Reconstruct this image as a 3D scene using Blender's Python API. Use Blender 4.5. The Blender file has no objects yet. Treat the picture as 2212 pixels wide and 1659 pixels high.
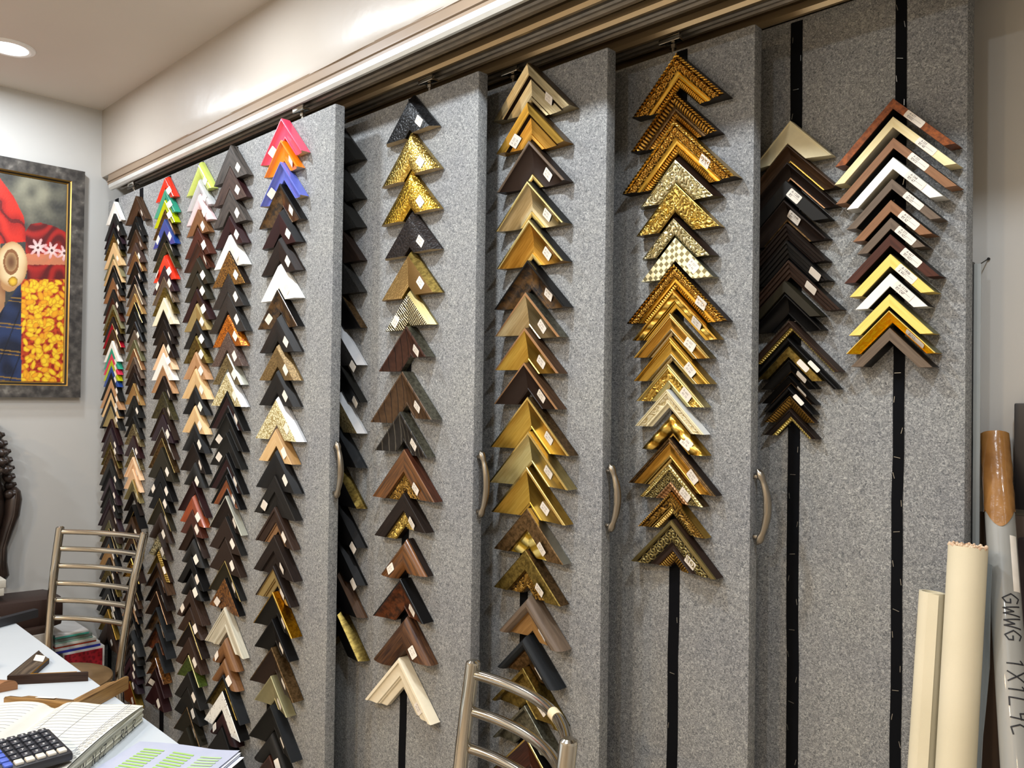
import bpy, bmesh, math, random
from mathutils import Matrix, Vector, noise

scene = bpy.context.scene
C = scene.collection
random.seed(7)
PI = math.pi

# ------------------------------------------------------------------ camera
CAM = Vector((0, 0, 1.45))
F_PX, YAW, PITCH, ROLL = 1746.3, math.radians(44.56), math.radians(0.7256), math.radians(0.803)
fwd = Vector((-math.sin(YAW) * math.cos(PITCH), math.cos(YAW) * math.cos(PITCH), math.sin(PITCH)))
rt = Vector((math.cos(YAW), math.sin(YAW), 0))
up = rt.cross(fwd)
RT = rt * math.cos(ROLL) + up * math.sin(ROLL)
UP = -rt * math.sin(ROLL) + up * math.cos(ROLL)
cam = bpy.data.cameras.new('camera')
cam.sensor_width = 36
cam.lens = F_PX / 2212 * 36
cam.clip_start = 0.02
camo = bpy.data.objects.new('camera', cam)
C.objects.link(camo)
m = Matrix((RT, UP, -fwd)).transposed().to_4x4()
m.translation = CAM
camo.matrix_world = m
scene.camera = camo

# ------------------------------------------------------------------ colour management, world, lights
scene.view_settings.view_transform = 'Standard'
scene.view_settings.look = 'None'
scene.view_settings.exposure = 0.36
scene.view_settings.gamma = 1
scene.view_settings.use_curve_mapping = False
wd = bpy.data.worlds.new('world')
scene.world = wd
wd.use_nodes = True
wd.node_tree.nodes['Background'].inputs[0].default_value = (0.75, 0.85, 1.0, 1)
wd.node_tree.nodes['Background'].inputs[1].default_value = 0.05
try:
    scene.cycles.max_bounces = 6
    scene.cycles.sample_clamp_indirect = 4
    scene.cycles.caustics_reflective = False
except Exception:
    pass

Z_CEIL = 1.45 + 1.163
def lamp(x, y, z, size, watts, col, name='ceiling_lamp_light'):
    l = bpy.data.lights.new(name, 'AREA')
    l.shape = 'DISK'; l.size = size; l.energy = watts; l.color = col
    o = bpy.data.objects.new(name, l); C.objects.link(o)
    o.location = (x, y, z)
    return o
COOL = (0.86, 0.93, 1.0); WARM = (1.0, 0.72, 0.42)
COOL_LAMPS_AND_FILL = [(-3.168, .742, 7), (-2.15, .742, 9), (-1.15, .742, 12), (-.1, .742, 10), (.95, .742, 2),
              (-2.9, -.75, 16), (-1.7, -.75, 14), (-.4, -.75, 13)]  # rear row: unseen fill lights, added to even the light on the boards
WARM_LAMPS = [(-2.6, -1.7, 28), (-1.2, -1.7, 28), (.5, -1.7, 12)]
for x, y, w_ in COOL_LAMPS_AND_FILL: lamp(x, y, Z_CEIL - .012, .11, w_, COOL)
for x, y, w_ in WARM_LAMPS: lamp(x, y, Z_CEIL - .16, .14, w_, WARM)

# ------------------------------------------------------------------ helpers
def ray(x, y): return RT * ((x - 1106) / F_PX) - UP * ((y - 829.5) / F_PX) + fwd
def onY(x, y, Y): d = ray(x, y); return CAM + d * (Y / d.y)
def onX(x, y, X): d = ray(x, y); return CAM + d * (X / d.x)
def onZ(x, y, Z): d = ray(x, y); return CAM + d * ((Z - CAM.z) / d.z)

def tag(o, label, cat, group=None, kind=None):
    if label: o['label'] = label
    if cat: o['category'] = cat
    if group: o['group'] = group
    if kind: o['kind'] = kind
    return o

def thing(name, label, cat, loc=(0, 0, 0), group=None):
    o = bpy.data.objects.new(name, None); C.objects.link(o)
    o.empty_display_size = .05
    o.location = loc
    return tag(o, label, cat, group)

def link(name, me, mats, parent=None, smooth=30):
    for m_ in (mats if isinstance(mats, (list, tuple)) else [mats]): me.materials.append(m_)
    if smooth:
        for p in me.polygons: p.use_smooth = True
        me.set_sharp_from_angle(angle=math.radians(smooth))
    o = bpy.data.objects.new(name, me); C.objects.link(o)
    if parent is not None:
        o.parent = parent
    return o

def obj(name, bm, mats, parent=None, smooth=30, world=False):
    """bm holds coordinates in the parent's space; world=True: in world space, parent only translated"""
    if world and parent is not None:
        bmesh.ops.translate(bm, verts=bm.verts, vec=-parent.location)
    me = bpy.data.meshes.new(name); bm.to_mesh(me); bm.free()
    return link(name, me, mats, parent, smooth)

def box(bm, x0, x1, y0, y1, z0, z1, bevel=0, mi=0, M=None):
    r = bmesh.ops.create_cube(bm, size=1)
    vs = r['verts']
    for v in vs:
        v.co = Vector(((x0 + x1) / 2 + v.co.x * (x1 - x0), (y0 + y1) / 2 + v.co.y * (y1 - y0), (z0 + z1) / 2 + v.co.z * (z1 - z0)))
    fs = list({f for v in vs for f in v.link_faces})
    for f in fs: f.material_index = mi
    if bevel:
        es = list({e for v in vs for e in v.link_edges})
        r2 = bmesh.ops.bevel(bm, geom=es, offset=bevel, segments=2, affect='EDGES', profile=.6)
        vs = list({v for f in r2['faces'] for v in f.verts} | {v for v in vs if v.is_valid})
        for f in r2['faces']: f.material_index = mi
    if M is not None:
        vs = [v for v in vs if v.is_valid]
        allv = set(vs)
        bmesh.ops.transform(bm, matrix=M, verts=list(allv))
    return vs

def tube(bm, pts, r, n=14, mi=0, caps=True, ry=None):
    """swept tube; r float or list"""
    pts = [Vector(p) for p in pts]
    rr = r if isinstance(r, (list, tuple)) else [r] * len(pts)
    rings = []
    prev = None
    for i, p in enumerate(pts):
        t = (pts[min(i + 1, len(pts) - 1)] - pts[max(i - 1, 0)]).normalized()
        if prev is None:
            a = Vector((0, 0, 1)) if abs(t.z) < .9 else Vector((1, 0, 0))
            s = t.cross(a).normalized()
        else:
            s = (prev - t * prev.dot(t)).normalized()
        prev = s
        b = t.cross(s)
        rings.append([bm.verts.new(p + (s * math.cos(2 * PI * k / n) + b * math.sin(2 * PI * k / n)) * rr[i]) for k in range(n)])
    for i in range(len(rings) - 1):
        for k in range(n):
            f = bm.faces.new((rings[i][k], rings[i][(k + 1) % n], rings[i + 1][(k + 1) % n], rings[i + 1][k])); f.material_index = mi
    if caps:
        for rg in (rings[0][::-1], rings[-1]):
            f = bm.faces.new(rg); f.material_index = mi
    return rings

def extrude_x(bm, prof, x0, x1, mi=0, caps=True):
    a = [bm.verts.new((x0, y, z)) for y, z in prof]; b = [bm.verts.new((x1, y, z)) for y, z in prof]
    n = len(prof)
    for i in range(n):
        f = bm.faces.new((a[i], a[(i + 1) % n], b[(i + 1) % n], b[i])); f.material_index = mi
    if caps: bm.faces.new(a[::-1]); bm.faces.new(b)

def prism(bm, poly, z0, z1, mi=0, M=None):
    a = [bm.verts.new((x, y, z0)) for x, y in poly]; b = [bm.verts.new((x, y, z1)) for x, y in poly]
    n = len(poly); fs = []
    for i in range(n): fs.append(bm.faces.new((a[i], a[(i + 1) % n], b[(i + 1) % n], b[i])))
    fs.append(bm.faces.new(a[::-1])); fs.append(bm.faces.new(b))
    for f in fs: f.material_index = mi
    if M is not None: bmesh.ops.transform(bm, matrix=M, verts=a + b)
    return a + b

# ------------------------------------------------------------------ materials
def lin(h):
    if isinstance(h, (tuple, list)): return (*h[:3], 1)
    h = h.lstrip('#'); c = [int(h[i:i + 2], 16) / 255 for i in (0, 2, 4)]
    return (*[(v / 12.92 if v <= .04045 else ((v + .055) / 1.055) ** 2.4) for v in c], 1)

class NT:
    def __init__(s, name):
        s.m = bpy.data.materials.new(name); s.m.use_nodes = True
        s.t = s.m.node_tree; s.b = s.t.nodes['Principled BSDF']
    def n(s, typ, **kw):
        nd = s.t.nodes.new(typ)
        for k, v in kw.items(): setattr(nd, k, v)
        return nd
    def l(s, a, b): s.t.links.new(a, b)
    def val(s, nd, i, v): nd.inputs[i].default_value = v

def ramp(T, fac, stops, interp='LINEAR'):
    r = T.n('ShaderNodeValToRGB'); r.color_ramp.interpolation = interp
    el = r.color_ramp.elements
    while len(el) < len(stops): el.new(.5)
    for e, (p, c) in zip(el, stops): e.position = p; e.color = c
    T.l(fac, r.inputs[0]); return r

_cache = {}
def mat(c1, kind='plain', rough=.45, metal=0, c2=None, bump=None, coat=0, sc=1.0):
    key = (c1, kind, rough, metal, c2, bump, coat, sc)
    if key in _cache: return _cache[key]
    T = NT('%s_%s' % (kind, str(c1).lstrip('#')))
    a = lin(c1); b = lin(c2) if c2 else tuple(x * .55 for x in a[:3]) + (1,)
    T.b.inputs['Roughness'].default_value = rough
    T.b.inputs['Metallic'].default_value = metal
    T.b.inputs['Coat Weight'].default_value = coat
    T.b.inputs['Coat Roughness'].default_value = .12
    T.b.inputs['Specular IOR Level'].default_value = .3 if sum(a[:3]) > .25 or metal else .18
    uv = T.n('ShaderNodeTexCoord'); out = uv.outputs['UV']
    mp = T.n('ShaderNodeMapping'); T.l(out, mp.inputs[0])
    bstr, bfac, bd = None, None, .001
    if kind == 'plain':
        nz = T.n('ShaderNodeTexNoise'); T.l(mp.outputs[0], nz.inputs[0]); nz.inputs['Scale'].default_value = 60
        nz.inputs['Detail'].default_value = 3
        r = ramp(T, nz.outputs[0], [(.3, tuple(x * .93 for x in a[:3]) + (1,)), (.7, a)])
        T.l(r.outputs[0], T.b.inputs[0]); bfac = nz.outputs[0]; bstr = bump or .03
    elif kind == 'wood':
        mp.inputs['Scale'].default_value = (14 * sc, 260 * sc, 1)
        nz = T.n('ShaderNodeTexNoise'); T.l(mp.outputs[0], nz.inputs[0]); nz.inputs['Scale'].default_value = 1
        nz.inputs['Detail'].default_value = 7; nz.inputs['Distortion'].default_value = .6
        r = ramp(T, nz.outputs[0], [(.34, b), (.62, a)])
        T.l(r.outputs[0], T.b.inputs[0]); bfac = nz.outputs[0]; bstr = bump or .25
    elif kind == 'mottle':
        nz = T.n('ShaderNodeTexNoise'); T.l(mp.outputs[0], nz.inputs[0]); nz.inputs['Scale'].default_value = 90 * sc
        nz.inputs['Detail'].default_value = 8; nz.inputs['Roughness'].default_value = .7
        r = ramp(T, nz.outputs[0], [(.42, b), (.58, a)])
        T.l(r.outputs[0], T.b.inputs[0]); bfac = nz.outputs[0]; bstr = bump or .12
    elif kind == 'leather':
        vz = T.n('ShaderNodeTexVoronoi'); T.l(mp.outputs[0], vz.inputs[0]); vz.inputs['Scale'].default_value = 210 * sc
        vz.feature = 'SMOOTH_F1'
        r = ramp(T, vz.outputs['Distance'], [(.1, a), (.75, b)])
        T.l(r.outputs[0], T.b.inputs[0]); bfac = vz.outputs['Distance']; bstr = -(bump or .9); bd = .002
    elif kind == 'hammer':
        vz = T.n('ShaderNodeTexVoronoi'); T.l(mp.outputs[0], vz.inputs[0]); vz.inputs['Scale'].default_value = 105 * sc
        vz.feature = 'DISTANCE_TO_EDGE'
        r = ramp(T, vz.outputs['Distance'], [(.03, b), (.13, a)])
        T.l(r.outputs[0], T.b.inputs[0]); bfac = r.outputs[0]; bstr = bump or .6; bd = .002
    elif kind == 'flake':
        mp.inputs['Scale'].default_value = (60 * sc, 170 * sc, 1)
        nz = T.n('ShaderNodeTexNoise'); T.l(mp.outputs[0], nz.inputs[0]); nz.inputs['Scale'].default_value = 2.2
        nz.inputs['Detail'].default_value = 5; nz.inputs['Distortion'].default_value = 1.3
        r = ramp(T, nz.outputs[0], [(.47, b), (.56, a)])
        T.l(r.outputs[0], T.b.inputs[0]); bfac = nz.outputs[0]; bstr = bump or .8; bd = .0015
    elif kind == 'waves':
        mp.inputs['Scale'].default_value = (1, 1, 1)
        wv = T.n('ShaderNodeTexWave'); T.l(mp.outputs[0], wv.inputs[0]); wv.inputs['Scale'].default_value = 62 * sc
        wv.inputs['Distortion'].default_value = 3.5; wv.inputs['Detail Scale'].default_value = 1.2; wv.inputs['Detail'].default_value = 1.5
        r = ramp(T, wv.outputs[1], [(.25, b), (.65, a)])
        T.l(r.outputs[0], T.b.inputs[0]); bfac = wv.outputs[1]; bstr = bump or .8; bd = .002
    elif kind == 'leaf':
        mp.inputs['Rotation'].default_value = (0, 0, .9)
        wv = T.n('ShaderNodeTexWave'); T.l(mp.outputs[0], wv.inputs[0]); wv.inputs['Scale'].default_value = 15 * sc
        wv.inputs['Distortion'].default_value = 2.2; wv.wave_profile = 'SIN'
        r = ramp(T, wv.outputs[1], [(0.0, b), (.06, a)])
        nz = T.n('ShaderNodeTexNoise'); T.l(mp.outputs[0], nz.inputs[0]); nz.inputs['Scale'].default_value = 60; nz.inputs['Detail'].default_value = 6
        mx = T.n('ShaderNodeMixRGB', blend_type='MULTIPLY'); mx.inputs[0].default_value = .6
        r2 = ramp(T, nz.outputs[0], [(.3, (.35, .35, .35, 1)), (.7, (1, 1, 1, 1))])
        T.l(r.outputs[0], mx.inputs[1]); T.l(r2.outputs[0], mx.inputs[2])
        T.l(mx.outputs[0], T.b.inputs[0]); bfac = wv.outputs[1]; bstr = bump or .2
    elif kind == 'check':
        mp.inputs['Scale'].default_value = (1, 1, 1)
        ck = T.n('ShaderNodeTexChecker'); T.l(mp.outputs[0], ck.inputs[0]); ck.inputs['Scale'].default_value = 140 * sc
        ck.inputs[1].default_value = a; ck.inputs[2].default_value = b
        br = T.n('ShaderNodeTexBrick'); T.l(mp.outputs[0], br.inputs[0]); br.offset = 0
        br.inputs['Scale'].default_value = 140 * sc; br.inputs['Brick Width'].default_value = 1; br.inputs['Row Height'].default_value = 1
        br.inputs['Mortar Size'].default_value = .07
        br.inputs['Color1'].default_value = (1, 1, 1, 1); br.inputs['Color2'].default_value = (1, 1, 1, 1); br.inputs['Mortar'].default_value = (0, 0, 0, 1)
        mx = T.n('ShaderNodeMixRGB'); mx.inputs[1].default_value = lin('#d9d4a8')
        T.l(br.outputs[0], mx.inputs[0]); T.l(ck.outputs[0], mx.inputs[2])
        T.l(mx.outputs[0], T.b.inputs[0]); bfac = br.outputs[0]; bstr = .4
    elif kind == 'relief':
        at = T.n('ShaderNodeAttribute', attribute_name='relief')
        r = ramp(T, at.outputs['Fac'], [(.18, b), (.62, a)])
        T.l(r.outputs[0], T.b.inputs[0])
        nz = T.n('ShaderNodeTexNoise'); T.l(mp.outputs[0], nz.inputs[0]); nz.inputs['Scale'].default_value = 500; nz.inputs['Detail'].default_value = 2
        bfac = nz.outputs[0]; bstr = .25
    elif kind == 'floral':
        mp.inputs['Scale'].default_value = (1, 1, 1)
        nz = T.n('ShaderNodeTexNoise'); T.l(mp.outputs[0], nz.inputs[0]); nz.inputs['Scale'].default_value = 70; nz.inputs['Detail'].default_value = 3
        nz.inputs['Distortion'].default_value = 2
        r = ramp(T, nz.outputs[0], [(.0, a), (.62, a), (.66, b), (.75, lin('#7a2f2a'))])
        T.l(r.outputs[0], T.b.inputs[0]); bfac = nz.outputs[0]; bstr = .05
    if bstr:
        bp = T.n('ShaderNodeBump'); bp.inputs['Strength'].default_value = abs(bstr); bp.invert = bstr < 0
        bp.inputs['Distance'].default_value = bd
        T.l(bfac, bp.inputs['Height']); T.l(bp.outputs[0], T.b.inputs['Normal'])
    _cache[key] = T.m
    return T.m

def simple(name, col, rough=.5, metal=0, coat=0, bump_scale=0, bump=0, c2=None, nscale=8, alpha=1, spec=None, bdist=.002):
    """object-space procedural material"""
    T = NT(name); a = lin(col)
    T.b.inputs['Roughness'].default_value = rough; T.b.inputs['Metallic'].default_value = metal
    T.b.inputs['Coat Weight'].default_value = coat
    if spec is not None: T.b.inputs['Specular IOR Level'].default_value = spec
    tc = T.n('ShaderNodeTexCoord')
    nz = T.n('ShaderNodeTexNoise'); T.l(tc.outputs['Object'], nz.inputs[0]); nz.inputs['Scale'].default_value = nscale; nz.inputs['Detail'].default_value = 6
    b = lin(c2) if c2 else tuple(x * .93 for x in a[:3]) + (1,)
    r = ramp(T, nz.outputs[0], [(.35, b), (.65, a)])
    T.l(r.outputs[0], T.b.inputs[0])
    if bump:
        n2 = T.n('ShaderNodeTexNoise'); T.l(tc.outputs['Object'], n2.inputs[0]); n2.inputs['Scale'].default_value = bump_scale; n2.inputs['Detail'].default_value = 5
        bp = T.n('ShaderNodeBump'); bp.inputs['Strength'].default_value = bump; bp.inputs['Distance'].default_value = bdist
        T.l(n2.outputs[0], bp.inputs['Height']); T.l(bp.outputs[0], T.b.inputs['Normal'])
    return T.m

def felt_material():
    T = NT('grey_felt')
    tc = T.n('ShaderNodeTexCoord')
    n1 = T.n('ShaderNodeTexNoise'); T.l(tc.outputs['Object'], n1.inputs[0]); n1.inputs['Scale'].default_value = 200; n1.inputs['Detail'].default_value = 3
    n1.inputs['Distortion'].default_value = 1.6; n1.inputs['Roughness'].default_value = .65
    n2 = T.n('ShaderNodeTexNoise'); T.l(tc.outputs['Object'], n2.inputs[0]); n2.inputs['Scale'].default_value = 5; n2.inputs['Detail'].default_value = 4
    r1 = ramp(T, n1.outputs[0], [(.30, lin('#57595c')), (.5, lin('#8b8c8c')), (.70, lin('#c0c0bd'))])
    r2 = ramp(T, n2.outputs[0], [(.3, (.88, .88, .9, 1)), (.7, (1.05, 1.04, 1.0, 1))])
    mx = T.n('ShaderNodeMixRGB', blend_type='MULTIPLY'); mx.inputs[0].default_value = 1
    T.l(r1.outputs[0], mx.inputs[1]); T.l(r2.outputs[0], mx.inputs[2]); T.l(mx.outputs[0], T.b.inputs[0])
    T.b.inputs['Roughness'].default_value = .95; T.b.inputs['Specular IOR Level'].default_value = .12
    bp = T.n('ShaderNodeBump'); bp.inputs['Strength'].default_value = .6; bp.inputs['Distance'].default_value = .002
    T.l(n1.outputs[0], bp.inputs['Height']); T.l(bp.outputs[0], T.b.inputs['Normal'])
    return T.m

FELT = felt_material()
STRIP = simple('black_hook_tape', '#0b0c0f', .85, spec=.1)
STAPLE = simple('staple_steel', '#b9b9b6', .3, 1)
STEEL = simple('polished_steel', '#c9c4ba', .14, 1, nscale=3, c2='#bdb8ad')
ALU = simple('dull_aluminium_track', '#8f8678', .4, .35, nscale=30, c2='#7d766c')
ALU_W = simple('pale_aluminium_lip', '#dcdcd6', .32, .35, nscale=30)
DARK = simple('slot_shade', '#0c0b0b', .7)
NICKEL = simple('brushed_nickel', '#9a9285', .33, 1, bump=.05, bump_scale=200)
PAPER = simple('sticker_paper', '#f0e8dc', .7, nscale=40, c2='#e6dccd')
INK = simple('pen_ink', '#2a2c3a', .6)
PENCIL = simple('pencil_marks', '#8d8780', .8)
# ------------------------------------------------------------------ the room
WALL = simple('white_wall_paint', '#c9c7c2', .55, nscale=1.5, c2='#c2c0bb', bump=.12, bump_scale=14, bdist=.004)
SOFF = simple('white_gloss_soffit_paint', '#b9b0a5', .36, nscale=1.2, c2='#b2a99d', bump=.35, bump_scale=9, bdist=.005, coat=.3)
CEILM = simple('ceiling_paint', '#cfc6bb', .6, nscale=1)
FLOORM = simple('beige_floor_tiles', '#b9b0a3', .3, nscale=3)
XL, XR, YB, YW = -3.6, 1.7, -3.2, 1.78
YS, ZS = 1.187, 1.45 + .882          # soffit face and its lower edge

def struct(name, bm, m_, parent=None):
    o = obj(name, bm, m_, parent)
    if parent is None: o['kind'] = 'structure'
    return o
bm = bmesh.new(); box(bm, XL - .1, XR + .1, YB - .1, YW + .1, -.1, 0); struct('floor', bm, FLOORM)
bm = bmesh.new(); box(bm, XL - .1, XR + .1, YB - .1, YW + .1, Z_CEIL, Z_CEIL + .1); struct('ceiling', bm, CEILM)
bm = bmesh.new(); box(bm, XL - .1, XL, YB - .1, YW + .1, 0, Z_CEIL); struct('wall_left', bm, WALL)
bm = bmesh.new(); box(bm, XL, XR, YW, YW + .1, 0, Z_CEIL); struct('wall_back', bm, WALL)
bm = bmesh.new(); box(bm, XR, XR + .1, YB - .1, YW + .1, 0, Z_CEIL); struct('wall_right', bm, WALL)
bm = bmesh.new(); box(bm, XL, XR, YB - .1, YB, 0, Z_CEIL); struct('wall_front', bm, WALL)
# soffit above the sliding boards: slightly wavy plaster face
bm = bmesh.new()
nx = 90
ys = []
def wav(x, z): return .004 * noise.noise(Vector((x * 2.5, z * 6, 3))) + .002 * noise.noise(Vector((x * 9, z * 20, 1)))
zs = [ZS, ZS + .012, ZS + .05, ZS + .1, ZS + .17, Z_CEIL]
grid = []
for i in range(nx + 1):
    x = XL + (XR - XL) * i / nx
    grid.append([bm.verts.new((x, YS + wav(x, z) * (0 if z == Z_CEIL else 1) + (.004 if z == ZS else 0), z + (.003 * noise.noise(Vector((x * 4, 0, 9))) if z == ZS else 0))) for z in zs])
back = [[bm.verts.new((XL + (XR - XL) * i / nx, YS + .05, z)) for z in (ZS, Z_CEIL)] for i in range(nx + 1)]
for i in range(nx):
    for k in range(len(zs) - 1):
        bm.faces.new((grid[i][k], grid[i + 1][k], grid[i + 1][k + 1], grid[i][k + 1]))
    bm.faces.new((grid[i + 1][0], grid[i][0], back[i][0], back[i + 1][0]))
    bm.faces.new((back[i + 1][0], back[i][0], back[i][1], back[i + 1][1]))
struct('trim_1', bm, SOFF)['label'] = 'white plastered soffit above the sliding boards'

# ceiling downlights
GLOW = NT('lamp_glow'); GLOW.b.inputs['Emission Color'].default_value = (.9, .95, 1, 1); GLOW.b.inputs['Emission Strength'].default_value = 6
LAMPRIM = simple('white_lamp_rim', '#f2f2f0', .4)
def downlight(x, y, label, g):
    t = thing('ceiling_downlight', label, 'light', (x, y, Z_CEIL), g)
    bm = bmesh.new()
    n = 40; prof = [(.058, 0), (.058, -.006), (.066, -.008), (.078, -.004), (.08, 0)]
    rings = [[bm.verts.new((r * math.cos(2 * PI * k / n), r * math.sin(2 * PI * k / n), z)) for k in range(n)] for r, z in prof]
    for a, b in zip(rings, rings[1:]):
        for k in range(n): bm.faces.new((a[k], a[(k + 1) % n], b[(k + 1) % n], b[k]))
    obj('rim', bm, LAMPRIM, t)
    bm = bmesh.new(); bmesh.ops.create_circle(bm, cap_ends=True, radius=.058, segments=n)
    for v in bm.verts: v.co.z = -.003
    obj('diffuser', bm, GLOW.m, t)
downlight(*COOL_LAMPS_AND_FILL[0][:2], 'round white recessed ceiling light near the corner above the painting', None)
for x, y, _ in COOL_LAMPS_AND_FILL[1:5]:
    downlight(x, y, 'round white recessed ceiling light outside the picture', 'ceiling lights out of view')

# ------------------------------------------------------------------ sliding tracks and felt boards
YP = [1.20, 1.31, 1.415, 1.532, 1.645]          # front faces of the five felt boards
TH = .031
ZT = 1.45 + .775
# right / left ends of the boards (X)
XE = [(-3.545, -1.862), (-2.95, -1.081 * 1.31), (-2.6, -.784 * 1.415), (-2.3, -.533 * 1.532), (-1.9, -.272 * 1.645)]
TRL = [-3.49, -2.3, -2.1, -1.9, -1.7]
NAMES = ['front', 'second', 'third', 'fourth', 'rearmost']
LIP2 = simple('warm_lit_lip', '#b9a17c', .3, .75)  # warm room light's tint painted into the colour of the rear lips
for k in range(5):
    yc = YP[k] + TH / 2
    H = ZS - .062
    bm = bmesh.new()
    x0 = TRL[k]
    x1 = 1.2
    # grey ribbed body
    extrude_x(bm, [(yc - .012, H), (yc - .012, H + .05), (yc + .064, H + .05), (yc + .064, H + .012), (yc + .052, H + .008), (yc + .040, H + .004), (yc + .036, H + .010), (yc + .028, H + .010), (yc + .024, H + .002), (yc + .014, H), (yc + .010, H + .004), (yc + .010, H + .03), (yc - .008, H + .03), (yc - .008, H)], x0, x1)
    t = obj('sliding_door_track', bm, ALU)
    tag(t, 'ribbed grey metal ceiling track holding the %s felt board' % NAMES[k], 'track', 'sliding tracks under the soffit')
    bm = bmesh.new()
    extrude_x(bm, [(yc - .012, H + .05), (yc - .012, H - .002), (yc - .016, H - .006), (yc - .024, H - .006), (yc - .030, H + .002), (yc - .0305, H + .016), (yc - .024, H + .018), (yc - .022, H + .05)], x0 - .012, x1)
    obj('front_lip', bm, ALU_W if k == 0 else LIP2, t)
    bm = bmesh.new()
    box(bm, x0, x1, yc - .0078, yc + .0098, H + .012, H + .0295)
    obj('slot_shade_fill', bm, DARK, t)  # black bar in the open channel, standing in for the shade inside
# fascia in front of the first track
bm = bmesh.new()
extrude_x(bm, [(YS + .003, ZS + .002), (YS + .006, ZS - .004), (1.1905, H + .036), (1.1865, H + .0345), (1.1865, H + .031), (1.1905, H + .0295), (1.1905, H + .019), (1.1925, H + .019), (1.1935, ZS + .002)], -3.53, 1.2)
fa = obj('trim_2', bm, simple('beige_metal_fascia', '#8c7863', .5, 0), None); fa['kind'] = 'structure'
fa['label'] = 'brown metal fascia strip under the white soffit'

def felt_board(k, label):
    x0, x1 = XE[k]
    zt = ZT if k < 4 else ZT + .04
    y0, y1 = YP[k], YP[k] + (TH if k < 4 else .045)
    t = thing('felt_display_board', label, 'display board', ((x0 + x1) / 2, y0, 0), 'felt boards on sliding tracks')
    bm = bmesh.new(); box(bm, x0, x1, y0, y1, .06, zt, bevel=.004 if k < 4 else .012)
    o = obj('board', bm, FELT, t, world=True)
    if k < 4:      # hanger rollers
        for (px, py) in {0: [(292, 400), (655, 237)], 1: [(930, 175)], 2: [(1110, 152)], 3: [(1455, 88)]}[k]:
            p = onY(px, py, y0 + TH / 2)
            bm = bmesh.new()
            zc = p.z
            zc = ZT + .024
            box(bm, p.x - .028, p.x + .028, y0 - .004, y0 + .006, zc - .002, zc + .012, bevel=.003)
            box(bm, p.x - .022, p.x + .022, y0 + .004, y0 + .024, zc + .002, zc + .008, bevel=.002)
            h = obj('roller_hanger', bm, STEEL, t, world=True)
            bm = bmesh.new(); tube(bm, [(p.x, y0 + .014, zc + .004), (p.x, y0 + .014, ZT - .004)], .004, 10)
            tube(bm, [(p.x, y0 + .014, zc - .012), (p.x, y0 + .014, zc - .004)], .008, 6)
            b = obj('bolt', bm, NICKEL, h); b.location = -t.location
        # pull handle on the right edge
        hx = x1
        py0, py1 = {0: (953, 1078), 1: (973, 1120), 2: (1001, 1150), 3: (1012, 1175)}[k]
        px = {0: 726, 1: 1038, 2: 1312, 3: 1622}[k]
        zt_ = onY(px, py0, y0 + .015).z; zb = onY(px, py1, y0 + .015).z
        bm = bmesh.new()
        N = 20; yc = y0 + .016
        pts, rr = [], []
        for i in range(N + 1):
            s = i / N; z = zt_ + (zb - zt_) * s
            a = math.sin(PI * s)
            pts.append((hx + .006 + .024 * a ** .8, yc, z)); rr.append(.0042 + .0042 * a + (.003 if i in (1, 2, N - 2, N - 1) else 0))
        rr[0] = rr[-1] = .0018
        rings = tube(bm, pts, rr, 12)
        h = obj('pull_handle', bm, NICKEL, t, world=True)
        bm = bmesh.new()
        for zz in (zt_ - .016, zb + .016): tube(bm, [(hx - .001, yc, zz), (hx + .012, yc, zz)], .0055, 12)
        b = obj('mounting_foot', bm, NICKEL, h); b.location = -t.location
    return t
BOARDS = [felt_board(0, 'wide grey felt sliding board at the left, frontmost of five, six columns of samples'),
          felt_board(1, 'grey felt sliding board with textured and leather-look triangular samples, second from left'),
          felt_board(2, 'middle grey felt sliding board, behind the front chair, with champagne and gold samples'),
          felt_board(3, 'grey felt sliding board with ornate gilded samples, fourth from left'),
          felt_board(4, 'rearmost grey felt board at the right with two columns of slim samples')]

def strip(k, pt, pb, wpx=26, staples=0, tz=None, seed=1):
    """black hook tape stapled on board k, from pixel pt (top) to pixel pb (bottom)"""
    a = onY(*pt, YP[k]); b = onY(*pb, YP[k])
    a2 = onY(pt[0] + wpx, pt[1], YP[k])
    w = abs(a2.x - a.x)
    zt = a.z if tz is None else tz
    zb = .07
    n = 24; rnd = random.Random(seed)
    bm = bmesh.new(); prev = None
    off = BOARDS[k].location
    for i in range(n + 1):
        s = i / n; z = zt + (zb - zt) * s
        xx = a.x + (b.x - a.x) * (a.z - z) / max(.01, a.z - b.z) + rnd.uniform(-1, 1) * .0015
        q = [bm.verts.new(Vector(c) - off) for c in ((xx, YP[k] + .0005, z), (xx, YP[k] - .0018, z), (xx + w, YP[k] - .0018, z), (xx + w, YP[k] + .0005, z))]
        if prev:
            for j in range(4): bm.faces.new((prev[j], prev[(j + 1) % 4], q[(j + 1) % 4], q[j]))
        prev = q
    s_ = obj('hook_tape', bm, STRIP, BOARDS[k])
    for i in range(staples):
        z = zt - .03 - i * (zt - .5) / staples + rnd.uniform(-.01, .01)
        if z < .5: break
        xx = a.x + (b.x - a.x) * (a.z - z) / max(.01, a.z - b.z)
        side = i % 3
        ang = rnd.uniform(-.25, .25) if side < 2 else PI / 2 + rnd.uniform(-.2, .3)
        cx = xx + w * (.16, .86, .45)[side]
        bm = bmesh.new()
        M = Matrix.Translation(Vector((cx, YP[k] - .0022, z)) - off) @ Matrix.Rotation(ang, 4, 'Y')
        box(bm, -.0005, .0005, -.0006, .0006, -.006, .006, M=M)
        obj('staple', bm, STAPLE, s_)
    return s_
strip(0, (250, 427), (234, 1400), 7, tz=ZT - .004)
strip(0, (303, 400), (296, 1400), 7, tz=ZT - .004)
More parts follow.
